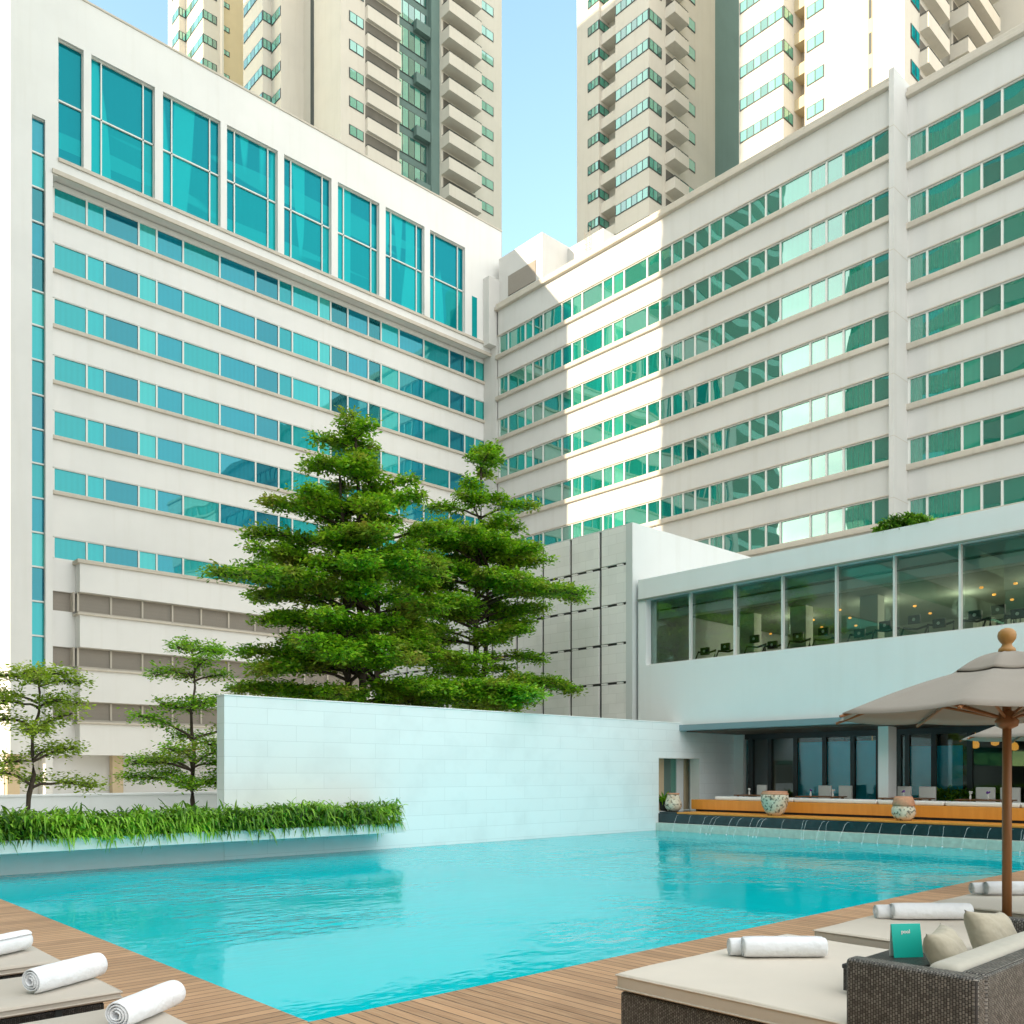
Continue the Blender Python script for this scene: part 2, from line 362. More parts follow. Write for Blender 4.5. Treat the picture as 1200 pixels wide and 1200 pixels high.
wt.links.new(mc.outputs[2], bg.inputs[0]); bg.inputs[1].default_value = .15
sl = bpy.data.lights.new('sun', 'SUN'); sl.energy = 2.0; sl.angle = R(.5); sl.color = (1, .80, .57)
so = bpy.data.objects.new('sun', sl); COL.objects.link(so)
d = Vector((math.sin(SUN_AZ)*math.cos(SUN_EL), math.cos(SUN_AZ)*math.cos(SUN_EL), math.sin(SUN_EL)))
so.rotation_euler = d.to_track_quat('Z', 'Y').to_euler(); so.location = (-60, 20, 60)
cam = bpy.data.cameras.new('camera'); co = bpy.data.objects.new('camera', cam); COL.objects.link(co); scene.camera = co
cam.sensor_width = 36; cam.lens = 36*CF/1200; cam.shift_y = (CHZ-600)/1200; cam.clip_end = 5000; cam.clip_start = .05
co.location = (0, 0, CAMZ); co.rotation_euler = (R(90), 0, TH-R(90))
scene.view_settings.view_transform = 'Standard'; scene.view_settings.look = 'None'; scene.view_settings.gamma = 1
scene.view_settings.exposure = 2.12
scene.cycles.max_bounces = 10; scene.cycles.transparent_max_bounces = 12; scene.cycles.caustics_reflective = False
scene.cycles.sample_clamp_indirect = 6

# ------------------------------------------------------------------ setting: ground, pool, decks
PX0, PX1, PY0, PY1 = 2.75, 19.6, 4.78, 15.3
g = MB(); B = 1500; gz = -.03
for (a, b_, c_, d_) in ((-B, PX0-.3, -B, B), (PX1+.3, B, -B, B), (PX0-.3, PX1+.3, -B, PY0-.3), (PX0-.3, PX1+.3, PY1+.2, B)):
    g.quad((a, c_, gz), (b_, c_, gz), (b_, d_, gz), (a, d_, gz))
tag(g.build('ground', M['paving']), kind='structure')
m, nt, b = newmat('pool_mosaic')
br = N(nt, 'ShaderNodeTexBrick'); br.offset = 0
tc = N(nt, 'ShaderNodeTexCoord'); sp = N(nt, 'ShaderNodeSeparateXYZ'); nt.links.new(tc.outputs['Object'], sp.inputs[0])
cb = N(nt, 'ShaderNodeCombineXYZ'); ad = N(nt, 'ShaderNodeMath', operation='ADD'); nt.links.new(sp.outputs[1], ad.inputs[0]); nt.links.new(sp.outputs[2], ad.inputs[1])
nt.links.new(sp.outputs[0], cb.inputs[0]); nt.links.new(ad.outputs[0], cb.inputs[1]); nt.links.new(cb.outputs[0], br.inputs[0])
br.inputs['Scale'].default_value = 1; br.inputs['Brick Width'].default_value = .05; br.inputs['Row Height'].default_value = .05; br.inputs['Mortar Size'].default_value = .002
br.inputs['Color1'].default_value = (.16,.80,.84,1); br.inputs['Color2'].default_value = (.09,.68,.74,1); br.inputs['Mortar'].default_value = (.35,.75,.78,1)
nt.links.new(br.outputs[0], b.inputs['Base Color']); b.inputs['Roughness'].default_value = .4; M['pool'] = m
g = MB(); D = -1.0; PX1, PY1 = 19.47, 15.29
g.quad((PX0,PY0,D),(PX1,PY0,D),(PX1,PY1,D),(PX0,PY1,D))
g.quad((PX0,PY0,D),(PX0,PY1,D),(PX0,PY1,-.004),(PX0,PY0,-.004)); g.quad((PX1,PY1,D),(PX1,PY0,D),(PX1,PY0,-.062),(PX1,PY1,-.062))
g.quad((PX1,PY0,D),(PX0,PY0,D),(PX0,PY0,-.004),(PX1,PY0,-.004)); g.quad((PX0,PY1,D),(PX1,PY1,D),(PX1,PY1,-.062),(PX0,PY1,-.062))
tag(g.build('pool_basin', M['pool']), kind='structure')
# water
m, nt, b = newmat('pool_water'); nt.nodes.remove(b)
n1 = noise(nt, 1.0, 3, coords(nt, (1.6, 1.6, 1), (0,0,R(42)))); n2 = noise(nt, 1.0, 3, coords(nt, (3.2, 6.5, 1), (0,0,R(-47)))); n3 = noise(nt, .28, 2, coords(nt))
h = mixc(nt, n1.outputs[0], n2.outputs[0], .35)
cal = ramp(nt, [(.40, (.04,)*3), (.52, (.12,)*3), (.64, (.9,)*3)], n3.outputs[0])
bp = N(nt, 'ShaderNodeBump'); bp.inputs['Distance'].default_value = .15; nt.links.new(h, bp.inputs['Height'])
ms = N(nt, 'ShaderNodeMath', operation='MULTIPLY'); nt.links.new(cal.outputs[0], ms.inputs[0]); ms.inputs[1].default_value = 1.0; nt.links.new(ms.outputs[0], bp.inputs['Strength'])
fr = N(nt, 'ShaderNodeFresnel'); fr.inputs['IOR'].default_value = 1.33; nt.links.new(bp.outputs[0], fr.inputs['Normal'])
t0 = N(nt, 'ShaderNodeBsdfTransparent'); t0.inputs[0].default_value = (.34,.97,.97,1)
df = N(nt, 'ShaderNodeBsdfDiffuse'); df.inputs[0].default_value = (.0,.80,.90,1)
t = N(nt, 'ShaderNodeMixShader'); t.inputs[0].default_value = .72; nt.links.new(t0.outputs[0], t.inputs[1]); nt.links.new(df.outputs[0], t.inputs[2])
gl = N(nt, 'ShaderNodeBsdfGlossy'); gl.inputs['Roughness'].default_value = .01; nt.links.new(bp.outputs[0], gl.inputs['Normal'])
mx = N(nt, 'ShaderNodeMixShader'); nt.links.new(fr.outputs[0], mx.inputs[0]); nt.links.new(t.outputs[0], mx.inputs[1]); nt.links.new(gl.outputs[0], mx.inputs[2])
nt.links.new(mx.outputs[0], nt.nodes['Material Output'].inputs[0])
g = MB(); WZ = -.06; g.quad((PX0,PY0,WZ),(PX1,PY0,WZ),(PX1,PY1,WZ),(PX0,PY1,WZ))
tag(g.build('pool_water', m), kind='structure'); PX1, PY1 = 19.6, 15.3
# timber decks (real boards edge overhanging the pool by 20 mm)
g = MB(); g.box(-14, PX0+.02, PY0+.03, PY1-1.2, -.04, 0)
tag(g.build('left_deck_floor', M['deck_x'], bevel=.006), kind='structure')
g = MB(); g.box(-14, 34, -8, PY0+.02, -.04, 0)
tag(g.build('deck_floor', M['deck_y'], bevel=.006), kind='structure')

# ------------------------------------------------------------------ long pool wall + planter + hedge
XW0 = 7.11
t = thing('pool_wall', 'long pale blue painted block wall standing along the far side of the pool', 'wall', (12, 15.45, 0))
W = MB(); zt = 2.89
ox0, ox1, oz0, oz1 = 19.62, 21.5, .45, 1.93
W.box(XW0, ox0, 15.3, 15.6, -1.3, zt); W.box(ox0, ox1, 15.3, 15.6, oz1, zt); W.box(ox0, ox1, 15.3, 15.6, -1.3, oz0); W.box(ox1, 23.3, 15.3, 15.6, -1.3, zt)
W.build('masonry', M['wallblock'], t)
C_ = MB(); C_.box(XW0-.01, 20.6, 15.288, 15.612, zt+.002, zt+.03); C_.build('coping', M['white_p'], t, bevel=.006)
J = MB(); J.box(ox1-.02, ox1-.001, 15.29, 15.61, oz0, oz1); J.box(ox0, ox1-.02, 15.29, 15.61, oz1-.02, oz1-.001); J.build('opening_reveal', M['mull'], t)
# planter trough
t = thing('planter_trough', 'long pale trough holding the fern hedge above the water', 'planter', (3, 14.9, .3))
P = MB(); P.box(-9, 10.5, 14.45, 15.297, .33, .52); P.build('trough', M['white_p'], t, bevel=.008)
P = MB(); P.box(-9, 10.4, 14.55, 15.2, .521, .56); P.build('soil', M['soil'], t)
P = MB(); P.box(-9, 7.105, 15.302, 15.6, -1.2, .8); P.build('rear_wall', M['white_p'], t)
# step at waterline
P = MB(); P.box(-9, PX0-.05, 14.6, 15.3, -.02, .02); tag(P.build('pool_edge_path', M['white_p']), kind='structure')

def grow_mesh(name, V, F, mat, parent, kind=None):
    me = bpy.data.meshes.new(name); off = root_loc(parent)
    V = np.asarray(V, dtype=np.float32).reshape(-1, 3) - np.array(off, dtype=np.float32)
    me.vertices.add(len(V)); me.vertices.foreach_set('co', V.ravel())
    F = np.asarray(F, dtype=np.int32); k = F.shape[1]
    me.loops.add(F.size); me.loops.foreach_set('vertex_index', F.ravel())
    me.polygons.add(len(F)); me.polygons.foreach_set('loop_start', np.arange(0, F.size, k, dtype=np.int32)); me.polygons.foreach_set('loop_total', np.full(len(F), k, dtype=np.int32))
    me.materials.append(mat); me.update(); me.validate()
    o = bpy.data.objects.new(name, me); COL.objects.link(o)
    if parent is not None: o.parent = parent
    return o
def blades(P, ang, length, width, rise, droop):
    """strap leaves: 4 cross sections each"""
    n = len(P); ts = np.array([0, .3, .62, 1.0]); ws = np.array([.7, 1, .8, .08])
    dx, dy = np.cos(ang), np.sin(ang); V = np.zeros((n, 4, 2, 3))
    for i, (tt, ww) in enumerate(zip(ts, ws)):
        r = length*tt*.8; z = rise*length*tt - droop*length*tt*tt*1.3
        cx = P[:,0]+dx*r; cy = P[:,1]+dy*r; cz = P[:,2]+z
        for s, sg in ((0,-1),(1,1)):
            V[:,i,s,0] = cx - dy*width*ww*.5*sg; V[:,i,s,1] = cy + dx*width*ww*.5*sg; V[:,i,s,2] = cz + .15*width*sg
    base = (np.arange(n)*8)[:,None]; q = np.array([[0,1,3,2],[2,3,5,4],[4,5,7,6]])
    F = (base[:,:,None] + q[None]).reshape(-1, 4)
    return V.reshape(-1,3), F
n = 17000
hx = rng.uniform(-6, 10.35, n); fr_ = rng.random(n) < .62
hy = np.where(fr_, rng.uniform(14.36, 14.6, n), rng.uniform(14.5, 15.2, n))
hz = np.where(fr_, rng.uniform(.50, .86, n), rng.uniform(.72, .88, n)) + .05*np.sin(hx*2.3)*np.cos(hx*5.1)
ang = np.where(fr_, rng.normal(-math.pi/2, 1.15, n), rng.uniform(0, 2*math.pi, n))
ang = np.where(hx > 10.2, rng.normal(-.5, .9, n), ang)
L = rng.uniform(.09, .21, n); wd = rng.uniform(.022, .042, n)
V, F = blades(np.stack([hx, hy, hz], 1), ang, L, wd, rng.uniform(.1, 1.6, n), rng.uniform(.3, 1.5, n))
P = MB(); P.box(-9, 10.2, 14.62, 15.15, .561, .74); P.build('hedge_core', M['soil'], t, bevel=.03)  # dark core box added inside the hedge, darkens gaps and stops see-through
ho = grow_mesh('fern_hedge', V, F, M['fern'], None); tag(ho, 'thick green fern hedge filling the long trough by the pool', 'hedge', kind='stuff')

# ------------------------------------------------------------------ trees
def leaf_cloud(centers, dirs, size, per, spread, flat=.25):
    """rosettes of small leaves around twig points"""
    c = np.repeat(centers, per, axis=0); n = len(c)
    a = rng.uniform(0, 2*math.pi, n); r = spread*np.sqrt(rng.uniform(.02, 1, n))
    p = c + np.stack([np.cos(a)*r, np.sin(a)*r, rng.normal(0, flat*spread, n)], 1)
    ax = np.stack([np.cos(a+rng.normal(0,.6,n)), np.sin(a+rng.normal(0,.6,n)), rng.normal(-.05, .35, n)], 1); ax /= np.linalg.norm(ax, axis=1)[:,None]
    up = np.stack([rng.normal(0,.55,n), rng.normal(0,.55,n), np.ones(n)], 1)
    sd = np.cross(ax, up); sd /= np.linalg.norm(sd, axis=1)[:,None]
    L = size*rng.uniform(.7, 1.3, n)[:,None]; Wd = L*.46
    V = np.zeros((n, 4, 3)); V[:,0] = p; V[:,1] = p+ax*L*.62+sd*Wd*.5; V[:,2] = p+ax*L; V[:,3] = p+ax*L*.62-sd*Wd*.5
    return V.reshape(-1,3)
def tiered_tree(label, base, ztop, tiers, trunks, lean=(0,0), mat='leaf', leaf=.11, dens=1.0, mids=True, tr=.07, group='tiered trees behind the pool wall', extra=()):
    """tiers: (z, radius, nbranch, centre shift x, shift y)"""
    t = thing('tree', label, 'tree', base, group)
    bx, by, bz = base; W = MB(); cen = []; H = ztop-bz
    def axis(z, k=0):
        f = (z-bz)/H; o = trunks[k]
        s = min(1, f*3.2)
        return Vector((bx+lean[0]*f+o[0]*s, by+lean[1]*f+o[1]*s, z))
    for k, o in enumerate(trunks):
        zs = [bz-.1 + (H*o[2]+.1)*j/9 for j in range(10)]
        W.tube([axis(z, k)+Vector((.04*math.sin(j*1.9+k), .04*math.cos(j*1.3+k), 0)) for j, z in enumerate(zs)], [tr*(1-.85*j/9)+.006 for j in range(10)], 7)
    def bough(p0, a, r, z_end, fine=1.0):
        d_ = Vector((math.cos(a), math.sin(a), 0)); pts = []
        p1 = p0 + d_*r + Vector((0,0,z_end)); sag = .10*r
        bend = random.uniform(-.25, .25)
        for j in range(7):
            f = j/6; side = Vector((-d_.y, d_.x, 0))*bend*r*f*f
            pts.append(p0.lerp(p1, f)+side+Vector((0,0, .35*r*f*(1-f)+random.uniform(-.02,.02))))
        W.tube(pts, [max(.006, .012+.016*r*(1-j/6)) for j in range(7)], 5, caps=False)
        nt_ = int(23*r**.85*dens*fine)+5
        for _ in range(nt_):
            f = random.uniform(.22, 1.0)**.8; i = min(5, int(f*6)); p = pts[i].lerp(pts[i+1], f*6-i)
            sa = a + random.choice((-1,1))*random.uniform(.35, 1.25); l = random.uniform(.2, .52)*(r*.42+.25)*(1.15-f*.55)
            e = p + Vector((math.cos(sa)*l, math.sin(sa)*l, random.uniform(-.01,.11)*l+.02))
            W.tube([p, p.lerp(e,.5)+Vector((0,0,.02)), e], [.010,.007,.004], 3, caps=False)
            m_ = max(2, int(l/.095))
            for q in range(m_):
                ff = (q+random.random())/m_; c = p.lerp(e, .25+.75*ff)
                cen.append((c.x+random.uniform(-.05,.05), c.y+random.uniform(-.05,.05), c.z+random.uniform(-.01,.05)))
        cen.append(tuple(pts[-1]))
    tt_ = []
    for a_, b_ in zip(tiers, tiers[1:]+[tiers[-1]]):
        tt_.append(a_[:2]+(max(3, int(a_[2]*.72)),)+a_[3:])
        if mids and b_ is not a_: tt_.append(tuple((p+q)/2 for p, q in zip(a_[:2], b_[:2]))+(max(3, int(a_[2]*.68)),)+a_[3:])
    for (z, r, nb, sx, sy) in tt_:
        a0 = random.uniform(0, 6.28)
        for j in range(nb):
            k = random.randrange(len(trunks))
            zz = z+random.uniform(-.30,.30)*(1 if mids else .3); zz0 = min(zz-.12*r, bz+H*trunks[k][2]*.98)
            p0 = axis(max(bz+.25*H*.3, zz0), k)
            a = a0+2*math.pi*j/nb+random.uniform(-.28,.28)
            rr = r*random.uniform(.5, 1.12)
            v = Vector((math.cos(a)*rr+sx, math.sin(a)*rr+sy, 0))
            bough(p0, math.atan2(v.y, v.x), v.length, .10*r+random.uniform(-.3,.38)*min(1,r*.6))
    for (z, a, r, dz) in extra:
        bough(axis(z, 0), a, r, dz, 2.2)
    W.build('trunk', M['bark'], t, smooth=True)
    V = leaf_cloud(np.array(cen), None, leaf*1.05, 10, .19, .36)
    n = len(V)//4; F = (np.arange(n)*4)[:,None]+np.array([[0,1,2,3]])
    grow_mesh('crown', V, F, M[mat], t)
    return n
# big tree (left), behind the wall
Yt = 18.0; x1 = xy(430, Yt)
tiered_tree('tallest broad tiered tree behind the pool wall, in front of the left hotel wing', (x1, Yt, 0.2), 10.1,
  [(2.9,1.9,7,.3,-.2),(3.45,2.5,8,-.2,.2),(4.1,2.75,9,-.15,.2),(4.75,2.7,9,-.2,.2),(5.4,2.9,9,-.2,.2),(6.05,2.65,9,0,0),(6.7,2.35,9,0,0),(7.35,1.9,8,-.1,0),(7.95,1.45,7,-.2,.1),(8.55,1.15,6,-.1,0),(9.1,.8,5,0,0),(9.6,.5,5,0,0),(9.95,.3,4,0,0)],
  [(0,0,1.0),(-.35,.1,.86),(.35,-.15,.82)], lean=(-.25,.15), tr=.12, extra=((2.9, R(-52), 3.4, .15),(3.0, R(-40), 3.9, .3),(2.6,R(-75),2.2,-.1),(2.9,R(150),2.8,.5)))
Yt = 19.2; x2 = xy(552, Yt)
tiered_tree('slender tiered tree behind the pool wall beside the stone clad block', (x2, Yt, 0.2), 10.7,
  [(3.0,1.9,6,0,0),(3.9,2.5,7,.3,-.2),(4.6,1.2,3,.2,0),(5.4,2.55,8,.1,-.1),(6.1,2.75,9,.1,-.2),(6.8,2.55,9,0,0),(7.4,2.3,8,-.1,.1),(8.0,2.05,8,0,0),(8.6,1.65,7,.1,0),(9.2,1.3,6,.1,0),(9.8,.95,6,0,0),(10.3,.55,5,0,0),(10.6,.3,3,0,0)],
  [(0,0,1.0),(.28,-.1,.72)], lean=(.3,-.1), tr=.13)
Yt = 17.2; x3 = xy(226, Yt)
tiered_tree('thin layered tree half hidden by the left end of the pool wall', (x3, Yt, .2), 4.05,
  [(1.3,1.1,7,0,0),(1.75,1.25,7,0,0),(2.25,1.2,6,0,0),(2.85,1.05,6,0,0),(3.45,.8,6,0,0),(3.95,.55,6,0,0)], [(0,0,1.0)], tr=.05, leaf=.075, dens=1.0, mids=False)
Yt = 16.6; x4 = xy(30, Yt)
tiered_tree('small open yellow green tree by the left end of the hedge', (x4, Yt, .2), 3.2,
  [(1.35,1.0,5,.1,-.1),(1.85,.85,5,0,0),(2.3,1.0,6,0,0),(2.7,.9,6,0,0),(3.05,.65,6,0,0),(3.2,.4,4,0,0)], [(0,0,1.0)], lean=(.18,-.14), mat='leaf_y', tr=.05, leaf=.075, dens=.8, mids=False)

# low white boundary wall behind the small trees
t = thing('boundary_wall', 'low white wall behind the two small trees', 'wall', (5, 24, 0))
P = MB(); P.box(-12, 20, 24, 24.25, -.1, .92); P.build('wall_body', M['white_p'], t); P = MB(); P.box(-12, 20, 23.97, 24.28, .922, .98); P.build('coping', M['white_p'], t, bevel=.01)

# ------------------------------------------------------------------ hotel, wing A (left, facade faces -Y at Y=53)
YA, YF, ZT = 53.0, 52.2, 44.0
XA0 = xy(12, YF); XA1 = 46.9
t = thing('hotel_wing', 'white hotel wing on the left with teal ribbon windows under a tall glass storey', 'building', (30, 60, 0))
def za(q): return zy(63, q, YA)
rows = [(218,247),(283,312),(348,377),(415,443),(480,508),(547,573),(628,653)]
lou = [(692,715),(757,780),(821,843)]
xs0 = xy(63, YA)
mull_px = [63,102,123,163,184,215,258,300,327,343,374,388,408,432,447,468,497,527,545,557,573]
Wl = MB()
Wl.box(XA0, XA1+3, YA+.55, 75, 0, ZT-1)                      # core
Wl.box(XA0, xy(37.5, YF), YF, YA+.55, 2.5, ZT)               # left flank
zs_t, zs_b = zy(45, 137, YF), zy(45, 785, YF)
Wl.box(xy(37.5, YF), xy(53, YF), YF, YA+.55, zs_t, ZT); 
Wl.box(xy(37.5,YF), xy(53,YF), YF, YA+.55, 2.5, 3.6)
Wl.box(xy(53, YF), xy(61.5, YF), YF-.06, YA+.55, 0, 33.75)
Wl.box(xy(53, YF), xy(68, YF), YF, YA+.55, 33.75, ZT)
Wl.box(XA0, XA0+.5, YA+.551, 75, ZT-.999, ZT)
# spandrels between rows (plane YA)
edges = []
for (a, b_) in rows: edges.append((za(a), za(b_)-.26*(za(b_)-1.5)/53))
levels = [33.9] + [e for r_ in edges for e in r_]
prev = 33.9
for (zt_, zb_) in edges:
    Wl.box(xy(61.5, YA), XA1, YA, YA+.5, zt_, prev); prev = zb_
xl = xy(93, 52.3)
for (a, b_) in lou:
    zt_, zb_ = za(a), za(b_)
    Wl.box(xy(61.5, YA), XA1, YA, YA+.5, zt_, prev)
    Wl.box(xl, XA1, YF, YA-.002, zt_-.02, prev-.1)
    prev = zb_
Wl.box(xy(61.5, YA), XA1, YA, YA+.5, 2.5, prev); Wl.box(xl, XA1, YF, YA-.002, 2.5, prev-.1)
# tall storey frame
gz0, gz1 = 34.8, 41.3
bays = [(69,98),(107,181.5),(191,258.5),(266,325.5),(333,388.5),(396,444.5),(452,497.5),(504,545)]
Wl.box(xy(68, YF), 47.1, YF, YA+.55, 33.95, gz0-.02); Wl.box(xy(68, YF), 47.1, YF, YA+.55, gz1, ZT)
last = xy(68, YF)
for (a, b_) in bays:
    if xy(a, YF)-last > .05: Wl.box(last, xy(a, YF), YF, YA+.5, gz0-.02, gz1)
    last = xy(b_, YF)
Wl.box(last, 47.1, YF, YA+.5, gz0-.02, gz1)
Wl.build('wall', M['white_a'], t)
P = MB(); P.box(xy(61,YF), 47.1, YF-.12, YF-.002, 33.8, 34.05); P.box(xy(68,YF), 46.2, YF-.1, YF-.002, gz0-.22, gz0-.02); P.box(XA0-.05, 47.15, YF-.06, YF+.5, ZT+.002, ZT+.12)
P.build('cornice', M['sill'], t, bevel=.02)
# stair strip window
P = MB(); n_ = 16; zz = np.linspace(zs_b, zs_t, n_+1)
for i in range(n_): P.quad((xy(37.5,YF),YF+.25,zz[i]+.05),(xy(53,YF),YF+.25,zz[i]+.05),(xy(53,YF),YF+.25,zz[i+1]-.05),(xy(37.5,YF),YF+.25,zz[i+1]-.05))
wn = P.build('stair_window', M['glass_a'], t)
P = MB(); P.box(xy(37.5,YF), xy(53,YF), YF+.27, YF+.4, 3.6, zs_t)
for z_ in zz: P.box(xy(37.5,YF), xy(53,YF), YF+.15, YF+.26, z_-.04, z_+.04)
P.build('frame', M['mull'], wn)
for k, (zt_, zb_) in enumerate(edges):
    G = MB(); Fm = MB(); xs = [xy(p, YA) for p in mull_px]
    for a, b_ in zip(xs[:-1], xs[1:]): G.quad((a,YA+.1,zb_),(b_,YA+.1,zb_),(b_,YA+.1,zt_),(a,YA+.1,zt_))
    G.quad((xs[-1],YA+.1,zb_),(XA1,YA+.1,zb_),(XA1,YA+.1,zt_),(xs[-1],YA+.1,zt_))
    wn = G.build('ribbon_window', M['glass_a'], t)
    for a in xs: Fm.box(a-.05, a+.05, YA+.03, YA+.097, zb_+.05, zt_-.05)
    Fm.box(xs[0], XA1, YA+.03, YA+.097, zb_, zb_+.05); Fm.box(xs[0], XA1, YA+.03, YA+.097, zt_-.05, zt_)
    Fm.build('frame', M['mull'], wn)
    S = MB(); S.box(xs[0]-.1 if k < 6 else xl-.15, XA1, YA-.15 if k < 6 else YF-.12, YA+.1, zb_-.22, zb_-.002); S.build('sill', M['sill'], wn, bevel=.03)
for k, (a, b_) in enumerate(lou):
    zt_, zb_ = za(a), za(b_); G = MB(); Fm = MB(); 
    G.box(xy(63, YA), xl-.1, YA+.2, YA+.25, zb_, zt_); G.box(xl, XA1, YA-.4, YA-.35, zb_-.1, zt_)
    wn = G.build('louvre_band', M['louvre'], t)
    xq = xl
    while xq < XA1: Fm.box(xq-.05, xq+.05, YA-.5, YA-.402, zb_, zt_-.02); xq += 1.75
    Fm.box(xl-.2, xl-.1, YA-.3, YA+.2, zb_, zt_)
    Fm.box(xl, XA1, YA-.5, YA-.402, zb_-.08, zb_+.02); Fm.box(xl, XA1, YA-.5, YA-.402, zt_-.06, zt_-.0)
    Fm.build('frame', M['sill'], wn)
    S = MB(); S.box(xl-.15, XA1, YF-.12, YA-.002, zb_-.22, zb_-.1); S.build('sill', M['sill'], wn, bevel=.02)
for k, (a, b_) in enumerate(bays):
    xa, xb = xy(a, YF), xy(b_, YF); yg = YF+.30; zm = 38.05
    wv = xb-xa; vs = [xa, xa+.17*wv, xa+.83*wv, xb] if k else [xa, xb]
    G = MB(); Fm = MB()
    for u0, u1 in zip(vs[:-1], vs[1:]):
        for z0, z1 in ((gz0, zm), (zm, gz1)): G.quad((u0,yg,z0),(u1,yg,z0),(u1,yg,z1),(u0,yg,z1))
    wn = G.build('tall_window', M['glass_big'], t)
    for u in vs: Fm.box(u-.035, u+.035, yg-.1, yg-.003, gz0+.05, gz1-.05)
    Fm.box(xa, xb, yg-.1, yg-.003, zm-.04, zm+.04); Fm.box(xa, xb, yg-.1, yg-.003, gz0, gz0+.05); Fm.box(xa, xb, yg-.1, yg-.003, gz1-.05, gz1)
    Fm.build('frame', M['mull'], wn)
# narrow slot window at the right of the tall storey
G = MB(); G.box(xy(553,YF), xy(559,YF), YF-.01, YF+.05, 34.6, 37.9); G.build('slot_window', M['glass_big'], t)
# arcade at the foot
P = MB(); P.box(XA0+1, XA1, 56, 56.2, 0, 2.5); P.build('arcade_wall', M['beige'], t)
for px in (0, 124, 300, 480): P = MB(); P.box(xy(px, 53.2)+.3, xy(px, 53.2)+.9, 53.0, 53.5, 0, 2.498); P.build('arcade_column', M['beige'], t)
P = MB(); P.box(xy(76,56), xy(108,56), 55.9, 55.99, 0, 1.45); P.build('service_door', M['dark'], t)

# ------------------------------------------------------------------ hotel, wing B (right, facade faces -X at X=46)
XB = 46.0
t = thing('hotel_wing', 'white hotel wing on the right with green ribbon windows, partly sunlit', 'building', (52, 30, 0))
YE = 51.4; YP0, YP1 = yx(1044, XB), yx(1050, XB); XR = 47.4; YR1 = yx(1062, XR); YR0 = -12
mb1 = [583,585,595,615,624,636,658,670,682,706,718,731,758,773,787,800,814,831,847,878,897,914,949,968,988,1023,1044]
mb2 = [1062,1065,1086,1127,1150,1174,1204,1240,1262,1290,1330]
mY1 = [yx(p, XB) for p in mb1]; mY2 = [yx(p, XR) for p in mb2]
while mY2[-1] > YR0+2: mY2.append(mY2[-1]-1.7)
ztops = [35.1-3.2*k for k in range(9)]; zbs = [z-1.22-.34*(z-1.5)/46 for z in ztops]
Wl = MB(); Wl.box(XB+.6, 64, YP1+.2, YE+4, 0, 37.3); Wl.box(XR+.6, 64, YR0, YP1, 0, 37.3)
def spandrels(X, ya, yb):
    prev = 37.5
    for zb_, zt_ in zip(zbs, ztops):
        Wl.box(X, X+.55, yb, ya, zt_, prev); prev = zb_
    Wl.box(X, X+.55, yb, ya, 0, prev)
spandrels(XB, YE, YP0)
Wl2 = MB(); 
Wl.box(XB-.25, XR+.6, YP1, YP0, 0, 37.9)
spandrels(XR, YP1, YR0)
Wl.box(XB, XB+.55, YE-.05, YE+.0, 0, 37.5)
Wl.build('wall', M['white_b'], t)
P = MB()
for z_ in (34.9, 31.7, 28.5, 25.3, 22.1, 18.9, 15.7, 12.5): P.box(XB-.254, XR+.1, YP1-.004, YP0+.004, z_, z_+.03)
P.build('pier_joints', M['sill'], t)
P = MB(); P.box(XB-.28, XB+.3, YP0+.002, YE+.1, 37.05, 37.3); P.box(XB-.12, XB+.5, YP0+.002, YE+.1, 37.302, 37.62); P.box(XR-.12, XR+.5, YR0, YP1-.002, 37.302, 37.62); P.box(XR-.28, XR+.3, YR0, YP1-.002, 37.05, 37.3)
P.build('parapet_cornice', M['sill'], t, bevel=.04)
for zb_, ztp in zip(zbs, ztops):
    hw = ztp-zb_
    for (X, ys, y_end) in ((XB, mY1, YP0), (XR, mY2, YR0)):
        G = MB(); Fm = MB()
        for a, b_ in zip(ys[:-1], ys[1:]): G.quad((X+.1,a,zb_),(X+.1,b_,zb_),(X+.1,b_,zb_+hw),(X+.1,a,zb_+hw))
        wn = G.build('ribbon_window', M['glass_b'], t)
        for a in ys: Fm.box(X+.03, X+.097, a-.055, a+.055, zb_+.05, zb_+hw-.05)
        Fm.box(X+.03, X+.097, ys[-1], ys[0], zb_, zb_+.05); Fm.box(X+.03, X+.097, ys[-1], ys[0], zb_+hw-.05, zb_+hw)
        Fm.build('frame', M['mull'], wn)
        S = MB(); S.box(X-.2, X+.1, ys[-1]+.002 if X == XB else ys[-1], min(ys[0]+.15, YE+.1), zb_-.32, zb_-.003); S.box(X-.06, X-.002, ys[-1], ys[0], zb_+hw+.003, zb_+hw+.09)
        S.build('sill', M['sill'], wn, bevel=.06, seg=3)
# corner link between the wings
P = MB(); P.box(45.2, 46.5, 51.5, 52.9, 34.4, 39.6); P.box(45.95, 46.9, 51.45, 52.99, 0, 34.4); P.build('corner_block', M['white_b'], t, bevel=.02)
